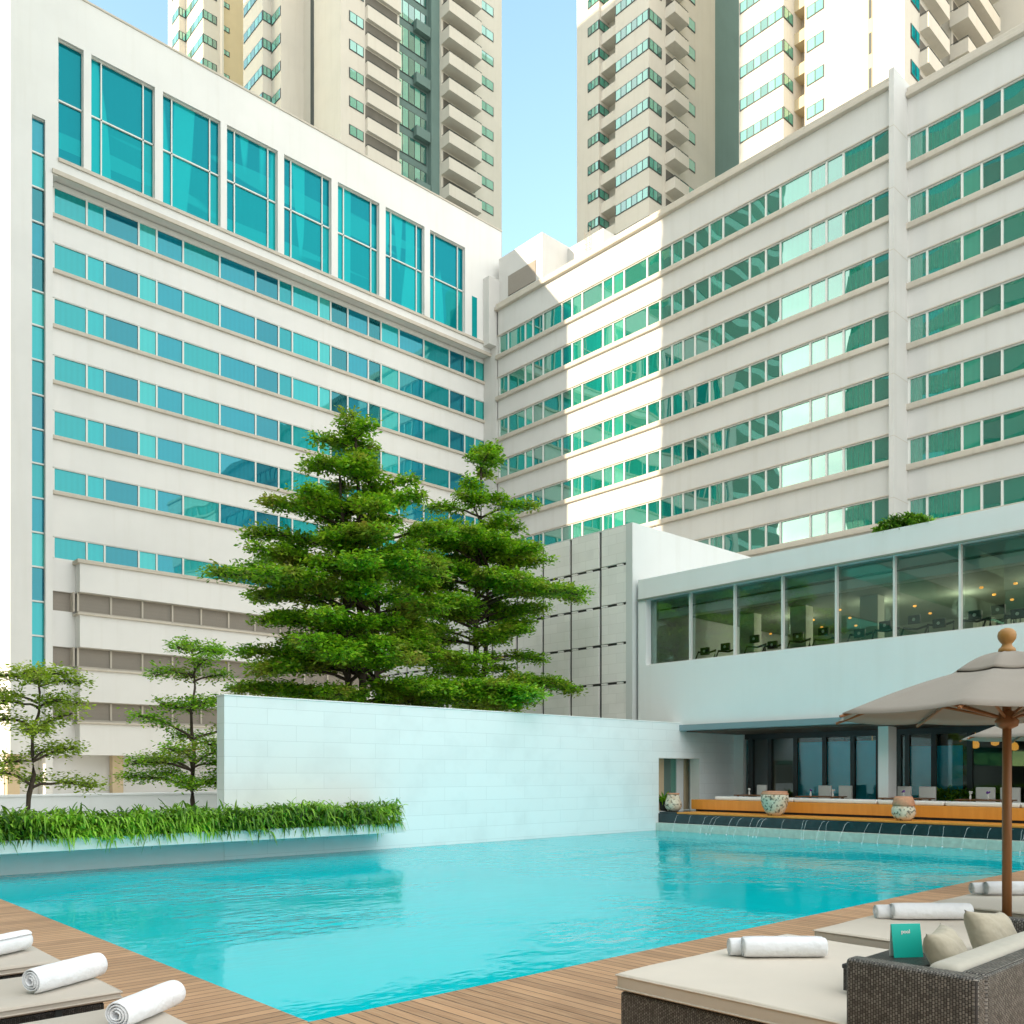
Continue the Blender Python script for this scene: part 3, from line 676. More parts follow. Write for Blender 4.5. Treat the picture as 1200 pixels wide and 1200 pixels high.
# plant rooms on the roof
P = MB(); ya, yb = 51.4, yx(637, 46.3)
P.box(46.3, 52, yx(635.5,46.3), 51.6, 37.62, 41.3); P.box(51.4, 56.5, yx(622,51.4)-.2, 56.5, 37.3, 45.5)
P.box(49.0, 60, yx(707,49), yx(652,49), 37.3, 41.1)
P.build('plant_room', M['white_b'], t, bevel=.01)
P = MB(); P.box(46.24, 46.297, yx(628,46.3), yx(596,46.3), 38.0, 39.5); P.build('plant_louvre', M['louvre'], t)
P = MB(); yq = yx(624,51.4)-.25
P.tube([(53,yq,43.6),(53,yq-.9,43.6),(57,yq-.9,43.6),(57,yq,43.6)], [.06]*4, 6); P.build('roof_rail', M['rust'], t)
P = MB(); yq = yx(693,49)
for dy_ in (0,.5): P.tube([(48.85,yq+dy_,37.6),(48.85,yq+dy_,41.6)], [.03]*2, 5)
for i in range(10): P.tube([(48.85,yq,38+i*.36),(48.85,yq+.5,38+i*.36)], [.02]*2, 4)
P.build('roof_ladder', M['louvre'], t)

# ------------------------------------------------------------------ podium with gym (X=20.7)
XP = 20.7; YPL = yx(748, XP); YPR = -14
t = thing('podium_building', 'smooth white two storey podium with a long gym window above the terrace', 'building', (26, 5, 0))
zb0, zb1, zgt, zgb = 2.86, 7.2, 6.6, 4.66
yg0 = yx(763, XP+.25)
P = MB()
P.box(XP, XP+.4, YPR, YPL, zb0, zgb); P.box(XP, XP+.4, YPR, YPL, zgt, zb1); P.box(XP, XP+.4, yg0, YPL, zgb, zgt)
P.box(XP+.4, 34, YPR, YPL, zgt+.25, zb1-.05); P.box(XP+.4, 34, YPR, YPL, zb0, zb0+.25)
P.box(XP, 34, YPL-.3, YPL+.0, 0, zb0); P.box(33.7, 34, YPR, YPL, 0, zb1)
P.box(XP+.4, 33.7, YPL-.3, YPL, zb0+.25, zgt+.25)
P.build('wall', M['white_p'], t)
gm = [763,811,863,919,982,1050,1127,1217,1325]
ys = [yx(p, XP+.25) for p in gm]
while ys[-1] > -12: ys.append(ys[-1]-2.3)
G = MB(); Fm = MB()
for a, b_ in zip(ys[:-1], ys[1:]): G.box(XP+.25, XP+.262, b_, a, zgb, zgt)
wn = G.build('gym_window', M['gymglass'], t)
for a in ys[1:]: Fm.box(XP+.14, XP+.246, a-.026, a+.026, zgb+.04, zgt)
Fm.box(XP+.14, XP+.246, ys[-1], ys[0], zgb, zgb+.04)
Fm.build('frame', M['mull'], wn)
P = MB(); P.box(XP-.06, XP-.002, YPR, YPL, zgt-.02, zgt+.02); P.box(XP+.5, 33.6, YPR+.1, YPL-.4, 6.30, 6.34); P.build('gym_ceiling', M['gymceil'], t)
P = MB(); P.box(XP+.42, XP+.8, YPR+.1, YPL-.4, 6.345, 6.84); P.box(XP+.45, XP+.75, YPR+.1, YPL-.4, 6.05, 6.28); P.build('blind_pelmet', M['white_cush'], t)
P = MB(); P.box(XP+.42, 33.6, YPR+.1, YPL-.4, 4.0, 4.05); P.build('gym_floor', M['gymwall'], t)
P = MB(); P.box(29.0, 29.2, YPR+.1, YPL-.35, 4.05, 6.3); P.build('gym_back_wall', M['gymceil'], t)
P = MB()
for px in (875, 935, 1018): y_ = yx(px, 23.5); P.box(23.5, 23.9, y_-.25, y_+.25, 4.05, 6.298)
P.build('gym_column', M['gymwall'], t)
P = MB(); P.box(28.9, 28.99, yx(1110,28.9), yx(1066,28.9), 4.9, 5.9); P.build('gym_screen', M['steel'], t)
# lattice panels
P = MB()
for (a, b_) in ((1142,1165),(1182,1215)):
    ya, yb = yx(a, 28.5), yx(b_, 28.5); N_ = 6
    for i in range(N_+1):
        y_ = ya+(yb-ya)*i/N_; P.box(28.5, 28.56, y_-.04, y_+.04, 5.0, 6.1)
    for i in range(5):
        z_ = 5.0+i*.27; P.box(28.495, 28.565, yb, ya, z_-.04, z_+.04)
P.build('lattice_screen', M['gymwall'], t)
# downlights
for i, (px, X, ) in enumerate([(842,24.5),(872,26),(889,25.5),(903,27),(941,24),(953,25.5),(963,27),(984,24.5),(996,26),(1003,27.5),(1013,24),(1072,25.5),(1090,27),(1150,24.2),(1165,25.4),(1190,24.3),(1186,26.5)]):
    P = MB(); P.lathe([(.035,0),(.05,.02),(.04,.05)], X, yx(px, X), 6.19, 10); P.build('downlight', M['lampw'], t)
for i, (px, X) in enumerate(((935,25),(1030,24.5),(1130,25),(1230,24.5),(1400,25))):
    pl = bpy.data.lights.new('gym_downlight', 'POINT'); pl.energy = 9; pl.color = (1, .86, .66); pl.shadow_soft_size = .3
    lo_ = bpy.data.objects.new('gym_downlight', pl); COL.objects.link(lo_); lo_.location = (X, yx(px, X), 5.9)
# exercise machines behind the gym window
pane = ['first','second','third','fourth','fifth','sixth','seventh']
for i, (px, X, k) in enumerate([(829,22.2,1),(853,22.4,1),(887,22.2,2),(908,22.5,2),(938,22.2,3),(968,22.4,3),(1010,22.3,4),(1040,22.1,4),(1074,22.3,5),(1103,22.2,5),(1145,22.2,6),(1172,22.4,6),(1195,22.2,6)]):
    y_ = yx(px, X); side = 'left' if i in (0,2,4,6,8,10) else ('middle' if i == 11 else 'right')
    tm = thing('exercise_machine', 'dark exercise machine on the %s of the %s gym window pane from the left' % (side, pane[k]), 'gym machine', (X, y_, 4.05), 'exercise machines behind the gym window')
    P = MB(); P.box(X-.1, X+1.3, y_-.32, y_+.32, 4.052, 4.22); P.build('running_deck', M['black'], tm, bevel=.02)
    P = MB()
    for sy in (-.33, .33): P.tube([(X+.1,y_+sy,4.15),(X-.12,y_+sy,4.9),(X-.02,y_+sy*.9,5.12)], [.03,.03,.025], 6)
    P.tube([(X-.02,y_-.3,5.1),(X+.02,y_,5.05),(X-.02,y_+.3,5.1)], [.03]*3, 6); P.build('handle_frame', M['black'], tm)
    P = MB(); P.box(X-.16, X-.08, y_-.15, y_+.15, 4.98+.09*(i % 3), 5.20+.09*(i % 3)); cs = P.build('console', M['black'], tm, bevel=.02)
    P = MB(); P.lathe([(.035,0),(.04,.008),(.01,.012)], 0, 0, 0, 14); dl = P.build('dial', M['mull'], cs, local=True); dl.location = Vector((X-.162, y_, 5.09+.09*(i % 3)))-root_loc(cs); dl.rotation_euler = (0, R(-90), 0)
# canopy slab over the terrace
P = MB(); P.box(XP-.16, 28, YPR, 15.297, 2.69, 2.855); P.build('canopy', M['steel'], t, bevel=.01)
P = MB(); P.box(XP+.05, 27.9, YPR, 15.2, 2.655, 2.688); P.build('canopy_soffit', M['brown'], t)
P = MB(); 
for (pa, pb, X) in ((1029,1041,21.6),): P.box(X, X+.45, yx(pb, X), yx(pa, X), .44, 2.65)
P.build('column', M['white_p'], t)
P = MB(); P.box(23.25, 23.6, yx(871,23.25), yx(859,23.25), .44, 2.65); P.build('side_pier', M['white_p'], t)
# restaurant front (X=23.4)
XD = 23.4; dm = [871,881,903,933,967,1000,1030,1054,1064,1095,1137,1182,1230,1290]
G = MB(); Fm = MB(); dys = [yx(p, XD) for p in dm]
while dys[-1] > -12: dys.append(dys[-1]-1.6)
for a, b_ in zip(dys[:-1], dys[1:]): G.box(XD, XD+.012, b_, a, .45, 2.6)
wn = G.build('restaurant_window', M['doorglass'], t)
for i, a in enumerate(dys): Fm.box(XD-.06, XD-.003, a-.06, a+.06, .5, 2.5)
Fm.box(XD-.07, XD-.003, dys[-1], dys[0], 2.5, 2.655); Fm.box(XD-.07, XD-.003, dys[-1], dys[0], .44, .5)
Fm.build('frame', M['mull_d'], wn)
for (a, b_, zt_) in ((934,964,2.38),(969,998,2.38),(1003,1029,2.38),(1064,1093,2.2),(1098,1128,2.2)):
    P = MB(); P.box(XD+.12, XD+.14, yx(b_, XD+.12), yx(a, XD+.12), .47, zt_); P.build('roller_blind', M['blind'], t)
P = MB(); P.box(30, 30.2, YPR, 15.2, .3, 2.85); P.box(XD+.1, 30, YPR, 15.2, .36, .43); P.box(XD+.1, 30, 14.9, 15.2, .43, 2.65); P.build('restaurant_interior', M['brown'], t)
P = MB()
for px, X in ((914,25.5),(1000,25.5),(1095,25.5),(1166,24.6),(1190,26)):
    pass
for px, X, z in ((914,25.5,2.05),(1022,26,1.95),(1166,24.6,2.2),(1189,26,2.1),(1143,25,2.15)):
    pd = MB(); y_ = yx(px, X); pd.lathe([(.03,0),(.09,.03),(.10,.12),(.06,.2),(.01,.22)], X, y_, z, 12); pd.tube([(X,y_,z+.2),(X,y_,2.65)], [.008]*2, 4)
    pd.build('pendant_lamp', M['lamp'], t)
# the stone-clad block
t = thing('stone_clad_block', 'tall block clad in pale stone panels with dark joints, rising beside the podium', 'building', (24, 22, 0))
XC, YC0, YC1, ZC = 20.6, 17.02, 29.6, 8.9
P = MB(); P.box(XC+.06, 33, YC0+.25, YC1, 0, ZC-.02); P.build('joint_backing', M['joint'], t)
P = MB(); P.box(XC-.02, 33, YC0, YC0+.248, 0, ZC+.02); P.box(XC, 33, YC0+.25, YC1, ZC-.018, ZC+.02); P.build('side_wall', M['grey_render'], t)
P = MB(); ys = [YC0+.252, 18.3]; 
while ys[-1] < YC1: ys.append(ys[-1]+1.25)
zs = [0, .65, 1.85, 3.05, 4.22, 5.4, 6.58, 7.76, ZC-.02]
for a, b_ in zip(ys[:-1], ys[1:]):
    for z0, z1 in zip(zs[:-1], zs[1:]): P.box(XC-.01, XC+.058, a+(.0 if a == ys[0] else .055), b_-.055, z0+.03, z1-(.05 if z1 < 8.8 else 0))
P.build('stone_cladding', M['stone'], t, bevel=.006)
P = MB()
for z_ in zs[1:-1]:
    y_ = YC0+.4
    while y_ < YC1: P.box(XC+.0, XC+.059, y_, y_+.22, z_-.035, z_+.015); y_ += .62
P.build('joint_bracket', M['stone'], t)

# shrub on podium roof
t = thing('roof_shrub', 'leafy green shrub growing on the podium roof edge', 'plant', (20.95, yx(1060,20.95), 7.2))
n = 1500; yc = rng.uniform(yx(1092,21), yx(1030,21), n); hz = rng.uniform(0, 1, n)
prof = .08+.30*np.sin(np.clip((yc-yc.min())/(yc.max()-yc.min()),0,1)*math.pi)**.7
P3 = np.stack([rng.uniform(20.72, 21.25, n), yc, 7.2+prof*hz*.8], 1)
V, F = blades(P3, rng.uniform(0, 6.28, n), rng.uniform(.10,.2,n), rng.uniform(.03,.05,n), rng.uniform(.4,1.2,n), rng.uniform(.2,1,n))
grow_mesh('foliage', V, F, M['fern'], t)
P = MB()
for i in range(9): y_ = yx(1035+i*7, 21); P.tube([(21,y_,7.1),(21.02,y_+.05,7.45)], [.02,.008], 5)
P.build('stem', M['bark'], t)

# ------------------------------------------------------------------ terrace
P = MB(); P.box(PX1+.35, 24, -10, 15.297, -1.2, .43); tag(P.build('terrace_floor', M['paving']), kind='structure')
t = thing('fountain_ledge', 'dark wet stone ledge with a wooden nosing along the end of the pool', 'ledge', (19.9, 5, 0))
P = MB(); P.box(PX1+.001, PX1+.35, -6, 15.297, .15, .40); P.build('stone_face', M['dark_stone'], t, bevel=.006)
P = MB(); P.box(PX1-.12, PX1+.349, PY0+.1, 15.295, -1.2, .148); P.build('splash_shelf', M['splash'], t, bevel=.01)
P = MB(); P.box(PX1+.04, 20.55, -6, yx(800,19.9), .402, .445); P.build('nosing', M['bench'], t, bevel=.006)
P = MB(); P.box(PX1+.04, 21.4, yx(800,19.9)+.002, 15.29, .402, .445); P.build('stone_top', M['dark_stone'], t)
t = thing('terrace_bench', 'long honey coloured wooden bench with white seat cushions above the fountain ledge', 'bench', (20.9, 8, .44))
YBN = yx(810, 20.6)
P = MB(); P.box(20.6, 21.15, -6, YBN, .50, .765); P.build('bench_body', M['bench'], t, bevel=.008)
P = MB(); P.box(20.68, 21.1, -5.9, YBN-.1, .43, .50); P.build('plinth', M['dark'], t)
cy = [838, 931, 1029, 1108, 1197, 1300]
for a, b_ in zip(cy[:-1], cy[1:]):
    P = MB(); P.box(20.62, 21.12, yx(b_,20.65)+.03, yx(a,20.65), .767, .865); P.build('seat_cushion', M['white_cush'], t, bevel=.03, seg=4)
# tables and white chairs behind the bench
proto = thing('dining_table', 'brown dining table on the terrace', 'table', (21.75, 8, .43))
for k, (px, lab) in enumerate(((888,'dining table top left of the spotted urn, by the restaurant glass'),(962,'dining table top between the spotted urn and the white column'),(1062,'dining table top just right of the white column'),(1155,'dining table top under the big parasol'))):
    y_ = yx(px, 21.8)
    tt = thing('dining_table', 'brown '+lab, 'table', (21.8, y_, .43), 'dining tables behind the bench')
    P = MB(); P.box(21.45, 22.15, y_-.55, y_+.55, .872, .90); P.build('table_top', M['table'], tt, bevel=.006)
    for sx in (-.28,.28):
        for sy in (-.45,.45): P = MB(); P.box(21.8+sx-.025, 21.8+sx+.025, y_+sy-.025, y_+sy+.025, .43, .871); P.build('leg', M['table'], tt)
bpy.data.objects.remove(proto)
chlab = ['white chair backrest second from the column, left of it','white chair backrest just left of the white column','white chair backrest above the rust topped urn','white chair backrest left of the terrace plant','white chair backrest just left of the parasol pole','white chair backrest just right of the parasol pole','small white chair backrest behind the spotted urn']
for (px, lab, wv) in zip((967,991,1060,1087,1155,1184,893), chlab, (.36,.36,.34,.4,.42,.42,.3)):
    y_ = yx(px, 22.4); tt = thing('chair', lab, 'chair', (22.5, y_, .43), 'white chairs on the terrace')
    P = MB(); P.box(22.36, 22.44, y_-wv/2, y_+wv/2, .75, 1.17); P.build('backrest', M['white_cush'], tt, bevel=.02, seg=3)
    P = MB(); P.box(22.36, 22.85, y_-wv/2, y_+wv/2, .66, .745); P.build('seat', M['white_cush'], tt, bevel=.02, seg=3)
    for sx in (22.40,22.8):
        for sy in (-wv/2+.03, wv/2-.03): P = MB(); P.box(sx-.015, sx+.015, y_+sy-.015, y_+sy+.015, .43, .659); P.build('leg', M['table'], tt)
vl = ['flower vase at the left end of the bench cushions','purple flower vase right of the spotted urn','flower vase beside the white column on its left','purple flower vase above the rust topped urn','flower vase on the table left of the parasol pole','purple flower vase nearest the parasol pole']
for (px, lab, pur) in zip((878,950,976,1059,1137,1158), vl, (0,1,0,1,0,1)):
    y_ = yx(px, 21.6); tt = thing('flower_vase', 'small white '+lab, 'vase', (21.6, y_, .90), 'small vases on the terrace tables')
    P = MB(); P.lathe([(.018,0),(.026,.03),(.02,.08),(.012,.12),(.016,.13)], 21.6, y_, .901, 12); P.build('vase_body', M['white_cush'], tt, smooth=True)
    P = MB()
    for i in range(9): a = random.uniform(0,6.28); r = random.uniform(0,.04); P.lathe([(.004,0),(.018,.012),(.016,.026),(.003,.034)], 21.6+r*math.cos(a), y_+r*math.sin(a), 1.02+random.uniform(0,.04), 6)
    P.build('blossom', M['purple'] if pur else M['paper'], tt)
# terrace plant
t = thing('terrace_plant', 'low green plants in a trough by the restaurant glass', 'plant', (22.9, yx(1115,22.9), .43))
P = MB(); P.box(22.75, 23.05, yx(1180,22.9), yx(1080,22.9), .44, .78); P.build('trough', M['dark'], t, bevel=.01)
n = 1800; P3 = np.stack([rng.uniform(22.7,23.1,n), rng.uniform(yx(1180,22.9),yx(1080,22.9),n), rng.uniform(.75,1.08,n)], 1)
V, F = blades(P3, rng.uniform(0,6.28,n), rng.uniform(.08,.2,n), rng.uniform(.02,.035,n), rng.uniform(.3,1.2,n), rng.uniform(.2,1,n))
grow_mesh('foliage', V, F, M['fern'], t)
# urns
def urn(label, px, X, prof, zb, neck):
    y_ = yx(px, X); tt = thing('stone_urn', label, 'urn', (X, y_, zb), 'old stone urns on the ledge')
    P = MB(); P.lathe(prof, X, y_, zb, 32, wob=.025); P.build('body', M['urn'], tt, smooth=True)
    P = MB(); P.lathe(neck, X, y_, zb, 32, wob=.02); P.build('rim', M['urn_t'], tt, smooth=True)
urn('pear shaped mottled stone urn by the wall opening', 789, 19.98, [(.12,0),(.19,.06),(.235,.15),(.225,.25),(.18,.38),(.155,.47)], .446, [(.157,.465),(.175,.48),(.175,.50),(.14,.505),(.12,.44)])
urn('large spotted stone urn with a wide open mouth', 908, 19.98, [(.16,0),(.24,.09),(.31,.26),(.335,.42),(.335,.52)], .446, [(.336,.518),(.33,.55),(.30,.575),(.31,.60),(.29,.605),(.27,.50)])
urn('pale stone urn with a rust coloured shoulder', 1059, 19.98, [(.14,0),(.21,.06),(.255,.16),(.25,.26),(.22,.32)], .446, [(.222,.318),(.24,.36),(.21,.46),(.185,.53),(.16,.535),(.15,.4)])
# leafy plant at the opening
t = thing('potted_plant', 'dark broad leaved potted plant inside the wall opening', 'plant', (20.05, 15.45, .43))
P = MB(); P.lathe([(.08,0),(.12,.1),(.13,.26),(.12,.28)], 20.05, 15.45, .43, 16); P.build('pot', M['dark'], t, smooth=True)
n = 60; V, F = blades(np.tile([[20.05,15.45,.72]], (n,1))+rng.normal(0,.04,(n,3)), rng.uniform(0,6.28,n), rng.uniform(.18,.34,n), rng.uniform(.06,.10,n), rng.uniform(.7,1.6,n), rng.uniform(.3,1.2,n))
grow_mesh('foliage', V, F, M['leaf'], t)
t = thing('passage_wall', 'beige panelled passage wall seen through the opening', 'wall', (22, 18.5, .43))
for (a, b_, mm) in ((771,778,'beige'),(778,786,'tower_g'),(786,792,'glass_b'),(793,801,'white_p'),(802,807,'beige'),(808,822,'white_p')):
    P = MB(); P.box(xy(a,15.85), xy(b_,15.85), 15.85, 15.93, .43, 2.8); P.build('wall_panel', M[mm], t)

# water jets
m, nt, b = newmat('jet_water'); nt.nodes.remove(b)
tr_ = N(nt, 'ShaderNodeBsdfTransparent'); gl = N(nt, 'ShaderNodeBsdfPrincipled'); gl.inputs['Base Color'].default_value = (.8,.9,.92,1); gl.inputs['Roughness'].default_value = .15
mx = N(nt, 'ShaderNodeMixShader'); mx.inputs[0].default_value = .35; nt.links.new(tr_.outputs[0], mx.inputs[1]); nt.links.new(gl.outputs[0], mx.inputs[2]); nt.links.new(mx.outputs[0], nt.nodes['Material Output'].inputs[0])
M['jet'] = m
yj = 15.1
for i in range(34):
    yj -= random.choice((.10,.16,.28,.42,.5)); y_ = yj; P = MB(); k = random.uniform(.12,.5)
    pts = [(PX1-.005-k*f, y_+random.uniform(-.012,.012), .37+.10*f-.53*f*f) for f in [j/8 for j in range(9)]]
    P.tube(pts, [.0025+.0035*random.random() for j in range(9)], 5)
    P.lathe([(.03,0),(.02,.01),(.012,.025),(.004,.035)], pts[-1][0], pts[-1][1], WZ-.005, 7)
    o = P.build('water_jet', M['jet'], smooth=True)
    tag(o, 'thin arc of water spouting from the dark ledge into the pool', 'water jet', 'water jets along the dark ledge')

# ------------------------------------------------------------------ loungers
def soft_box(x0,x1,y0,y1,z0,z1,name,mat,parent,bev=.03,sag=0):
    P = MB(); nx = max(2,int((x1-x0)/.12)); ny = max(2,int((y1-y0)/.12))
    # gridded top so that the fabric can sag a little
    vs = []; fs = []
    for j in range(ny+1):
        for i in range(nx+1):
            x = x0+(x1-x0)*i/nx; y = y0+(y1-y0)*j/ny
            vs.append((x,y,z1+sag*math.sin(x*5.1+y*2.0)*math.sin(y*4.3)))
    n0 = len(vs)
    for j in range(ny+1):
        for i in range(nx+1):
            x = x0+(x1-x0)*i/nx; y = y0+(y1-y0)*j/ny; vs.append((x,y,z0))
    I = lambda i,j: j*(nx+1)+i
    for j in range(ny):
        for i in range(nx):
            fs.append((I(i,j),I(i+1,j),I(i+1,j+1),I(i,j+1))); fs.append(tuple(n0+q for q in (I(i,j+1),I(i+1,j+1),I(i+1,j),I(i,j))))
    for i in range(nx):
        fs.append((n0+I(i,0),n0+I(i+1,0),I(i+1,0),I(i,0))); fs.append((I(i,ny),I(i+1,ny),n0+I(i+1,ny),n0+I(i,ny)))
    for j in range(ny):
        fs.append((I(0,j),I(0,j+1),n0+I(0,j+1),n0+I(0,j))); fs.append((n0+I(nx,j),n0+I(nx,j+1),I(nx,j+1),I(nx,j)))
    P.add(vs, fs); o = P.build(name, mat, parent, bevel=bev, seg=4)
    if bev > .03: return o
    Q = MB()
    for zz_ in (z1-.012, z0+.012):
        e = .002; c = [(x0-e,y0-e,zz_),(x1+e,y0-e,zz_),(x1+e,y1+e,zz_),(x0-e,y1+e,zz_)]
        for p, q in zip(c, c[1:]+c[:1]): Q.tube([p, q], [.0045,.0045], 6)
    Q.build('piping', mat, o)
    return o
def towel(label, c, ang, length, r=.062, group='rolled white towels on the left loungers', flip=0):
    """c = centre, ang = heading of the roll axis"""
    n = 64; turns = random.uniform(3.1, 4.0); L = 14; vs = []; fs = []
    for k in range(n+1):
        f = k/n; th = 2*math.pi*turns*(1-f)+1.2; rr = r*(1-.80*f)*(1+.035*math.sin(th*2+turns*7))
        for j in range(L+1):
            u = j/L-.5; e = 1-.06*max(0, abs(u)*2-.85)/.15
            tel = .010*f*(1 if u < 0 else -1)
            x = u*(length)+(-tel if abs(u) > .49 else 0)
            wv = 1+.015*math.sin(j*1.7+th*2)
            vs.append((x, rr*math.cos(th)*e*wv, rr*math.sin(th)*.94*e*wv))
    for k in range(n):
        for j in range(L): a = k*(L+1)+j; fs.append((a,a+1,a+L+2,a+L+1))
    me = bpy.data.meshes.new('towel'); me.from_pydata(vs, [], fs); me.materials.append(M['towel']); me.polygons.foreach_set('use_smooth', [True]*len(fs)); me.update()
    o = bpy.data.objects.new('rolled_towel', me); COL.objects.link(o); o.location = c; o.rotation_euler = (0,0,ang)
    s = o.modifiers.new('solid','SOLIDIFY'); s.thickness = .0085; s.offset = 1
    s = o.modifiers.new('sub','SUBSURF'); s.levels = 1; s.render_levels = 1
    tag(o, label, 'towel', group); return o
CT = .42
def lounger(label, y0, x1=1.6, w_=.66):
    t = thing('sun_lounger', label, 'sun lounger', (x1-1, y0+w_/2, 0), 'narrow loungers on the left deck')
    soft_box(x1-2.0, x1, y0, y0+w_, CT-.05, CT, 'cushion', M['cushion_side'], t, .014, .004)
    P = MB(); P.box(x1-1.97, x1-.07, y0+.03, y0+w_-.03, .12, CT-.056); P.build('frame', M['wicker_d'], t, bevel=.012)
    P = MB(); P.box(x1-.30, x1-.27, y0+.022, y0+w_-.022, .11, CT-.054); P.build('frame_joint', M['dark'], t)
    for sx in (x1-1.9, x1-.15):
        for sy in (y0+.06, y0+w_-.06): P = MB(); P.box(sx-.03, sx+.03, sy-.025, sy+.025, 0, .119); P.build('leg', M['wicker_d'], t)
labs = ['taupe cushioned wicker lounger closest to the camera at the bottom left','taupe cushioned wicker lounger in the middle of the left three','taupe cushioned wicker lounger farthest along the left deck']
for lab, y0 in zip(labs, (3.63, 4.60, 5.57)): lounger(lab, y0)
ta = math.atan2(4.97-4.78, 1.60-1.24)
towel('rolled white towel with its spiral end showing, on the middle left lounger', (1.43,4.90,CT+.066), ta, .44)
towel('rolled white towel on the farthest left lounger, partly out of frame', (1.33,5.90,CT+.066), ta+.02, .46)
towel('rolled white towel on the nearest left lounger, at the bottom edge', (1.50,4.00,CT+.066), ta+.12, .42)

def daybed(label, x0, x1, yf, yb_, arm_y, armz=.70, back=True, armx=.09):
    t = thing('daybed', label, 'daybed', ((x0+x1)/2, (yf+yb_)/2, 0), 'double daybeds on the right deck')
    P = MB(); P.box(x0+.015, x1-.015, yb_+.02, yf-.015, .05, CT-.10); P.build('base', M['wicker'], t, bevel=.015)
    P = MB(); P.box(x0+.05, x1-.05, yb_+.05, yf-.05, .0, .049); P.build('foot', M['dark'], t)
    soft_box(x0, x1, yb_+.12, yf, CT-.092, CT, 'mattress', M['cushion'], t, .018, .005)
    if back:
        for xa in (x0, x1-armx):
            P = MB(); P.box(xa-.004, xa+armx, yb_, arm_y, .05, armz); P.build('armrest', M['wicker'], t, bevel=.018, seg=3)
        P = MB(); P.box(x0+armx+.002, x1-armx-.002, yb_, yb_+.10, .05, armz); P.build('backrest', M['wicker'], t, bevel=.018, seg=3)
        soft_box(x0+armx+.02, x1-armx-.02, yb_+.105, yb_+.25, CT+.002, armz+.012, 'back_cushion', M['backcush'], t, .045, .004)
    return t
daybed('nearest wide wicker daybed with taupe mattress, its woven arm at the bottom right', 3.70, 5.45, yx(722,3.70)-.0, 1.33, 1.87)
daybed('middle wide wicker daybed behind the teal menu card', 5.75, 7.32, 3.14, 1.25, 2.10, .58)
daybed('farthest wide wicker daybed, with the parasol pole in front of it', 7.6, 9.2, 3.12, 1.25, 2.0, .58)
rd = math.atan2(RY, RX); G2 = 'rolled white towels on the right daybeds'
towel('front one of the two white towel rolls on the nearest daybed', (4.72,2.765,CT+.066), rd, .48, .064, G2)
towel('rear one of the two white towel rolls on the nearest daybed', (4.71,2.872,CT+.054), rd, .45, .053, G2)
towel('front white towel roll on the middle daybed', (6.74,2.75,CT+.068), rd, .58, .066, G2)
towel('rear white towel roll on the middle daybed', (6.70,2.862,CT+.054), rd, .56, .053, G2)
towel('front white towel roll on the farthest daybed behind the parasol pole', (8.66,2.76,CT+.068), rd, .62, .066, G2)
towel('rear white towel roll on the farthest daybed behind the parasol pole', (8.62,2.872,CT+.054), rd, .60, .053, G2)

def pillow(label, c, size, th, rot, group='khaki scatter pillows on the nearest daybed'):
    n = 22; vs = []; fs = []
    for sgn in (1, -1):
        for j in range(n+1):
            for i in range(n+1):
                u = i/n*2-1; v = j/n*2-1
                pinch = 1-.10*(1-abs(u)**3)*abs(v)**2.5; pinch2 = 1-.10*(1-abs(v)**3)*abs(u)**2.5
                hgt = th*.5*((1-u**4)*(1-v**4))**.55
                wr = 1+.05*math.sin(u*9+v*4)*math.cos(v*7)
                vs.append((u*size*.5*pinch2, v*size*.5*pinch, sgn*hgt*wr))
    I = lambda s,i,j: s*(n+1)**2+j*(n+1)+i
    for j in range(n):
        for i in range(n):
            fs.append((I(0,i,j),I(0,i+1,j),I(0,i+1,j+1),I(0,i,j+1))); fs.append((I(1,i,j+1),I(1,i+1,j+1),I(1,i+1,j),I(1,i,j)))
    me = bpy.data.meshes.new('pillow'); me.from_pydata(vs, [], fs); me.materials.append(M['pillow']); me.polygons.foreach_set('use_smooth', [True]*len(fs)); me.update()
    o = bpy.data.objects.new('pillow', me); COL.objects.link(o); o.location = c; o.rotation_euler = rot
    wl = o.modifiers.new('weld','WELD'); wl.merge_threshold = .0005
    tag(o, label, 'pillow', group); return o
pillow('khaki pillow with a pointed corner, the one nearer the woven arm', (4.47,1.72,.585), .37, .15, (R(62),0,R(12)))
pillow('khaki pillow leaning behind the first one, farther from the woven arm', (5.05,1.72,.60), .38, .15, (R(64),R(6),R(-8)))
# bed tray + menu card
t = thing('bed_tray', 'small open woven tray table on the nearest mattress by the arm', 'tray', (4.35, 2.02, CT))
P = MB(); P.box(4.15, 4.72, 1.82, 2.12, .545, .570); P.build('tray_top', M['wicker_d'], t, bevel=.008)
for sx in (4.17, 4.70):
    for sy in (1.84, 2.10): P = MB(); P.box(sx-.013, sx+.013, sy-.013, sy+.013, CT+.02, .544); P.build('leg', M['wicker_d'], t)
for sx in (4.17, 4.70): P = MB(); P.box(sx-.012, sx+.012, 1.854, 2.086, CT+.004, CT+.03); P.build('rail', M['wicker_d'], t)
t = thing('menu_card', 'teal menu card with a small white word, standing on the tray', 'card', (4.52, 1.96, .571))
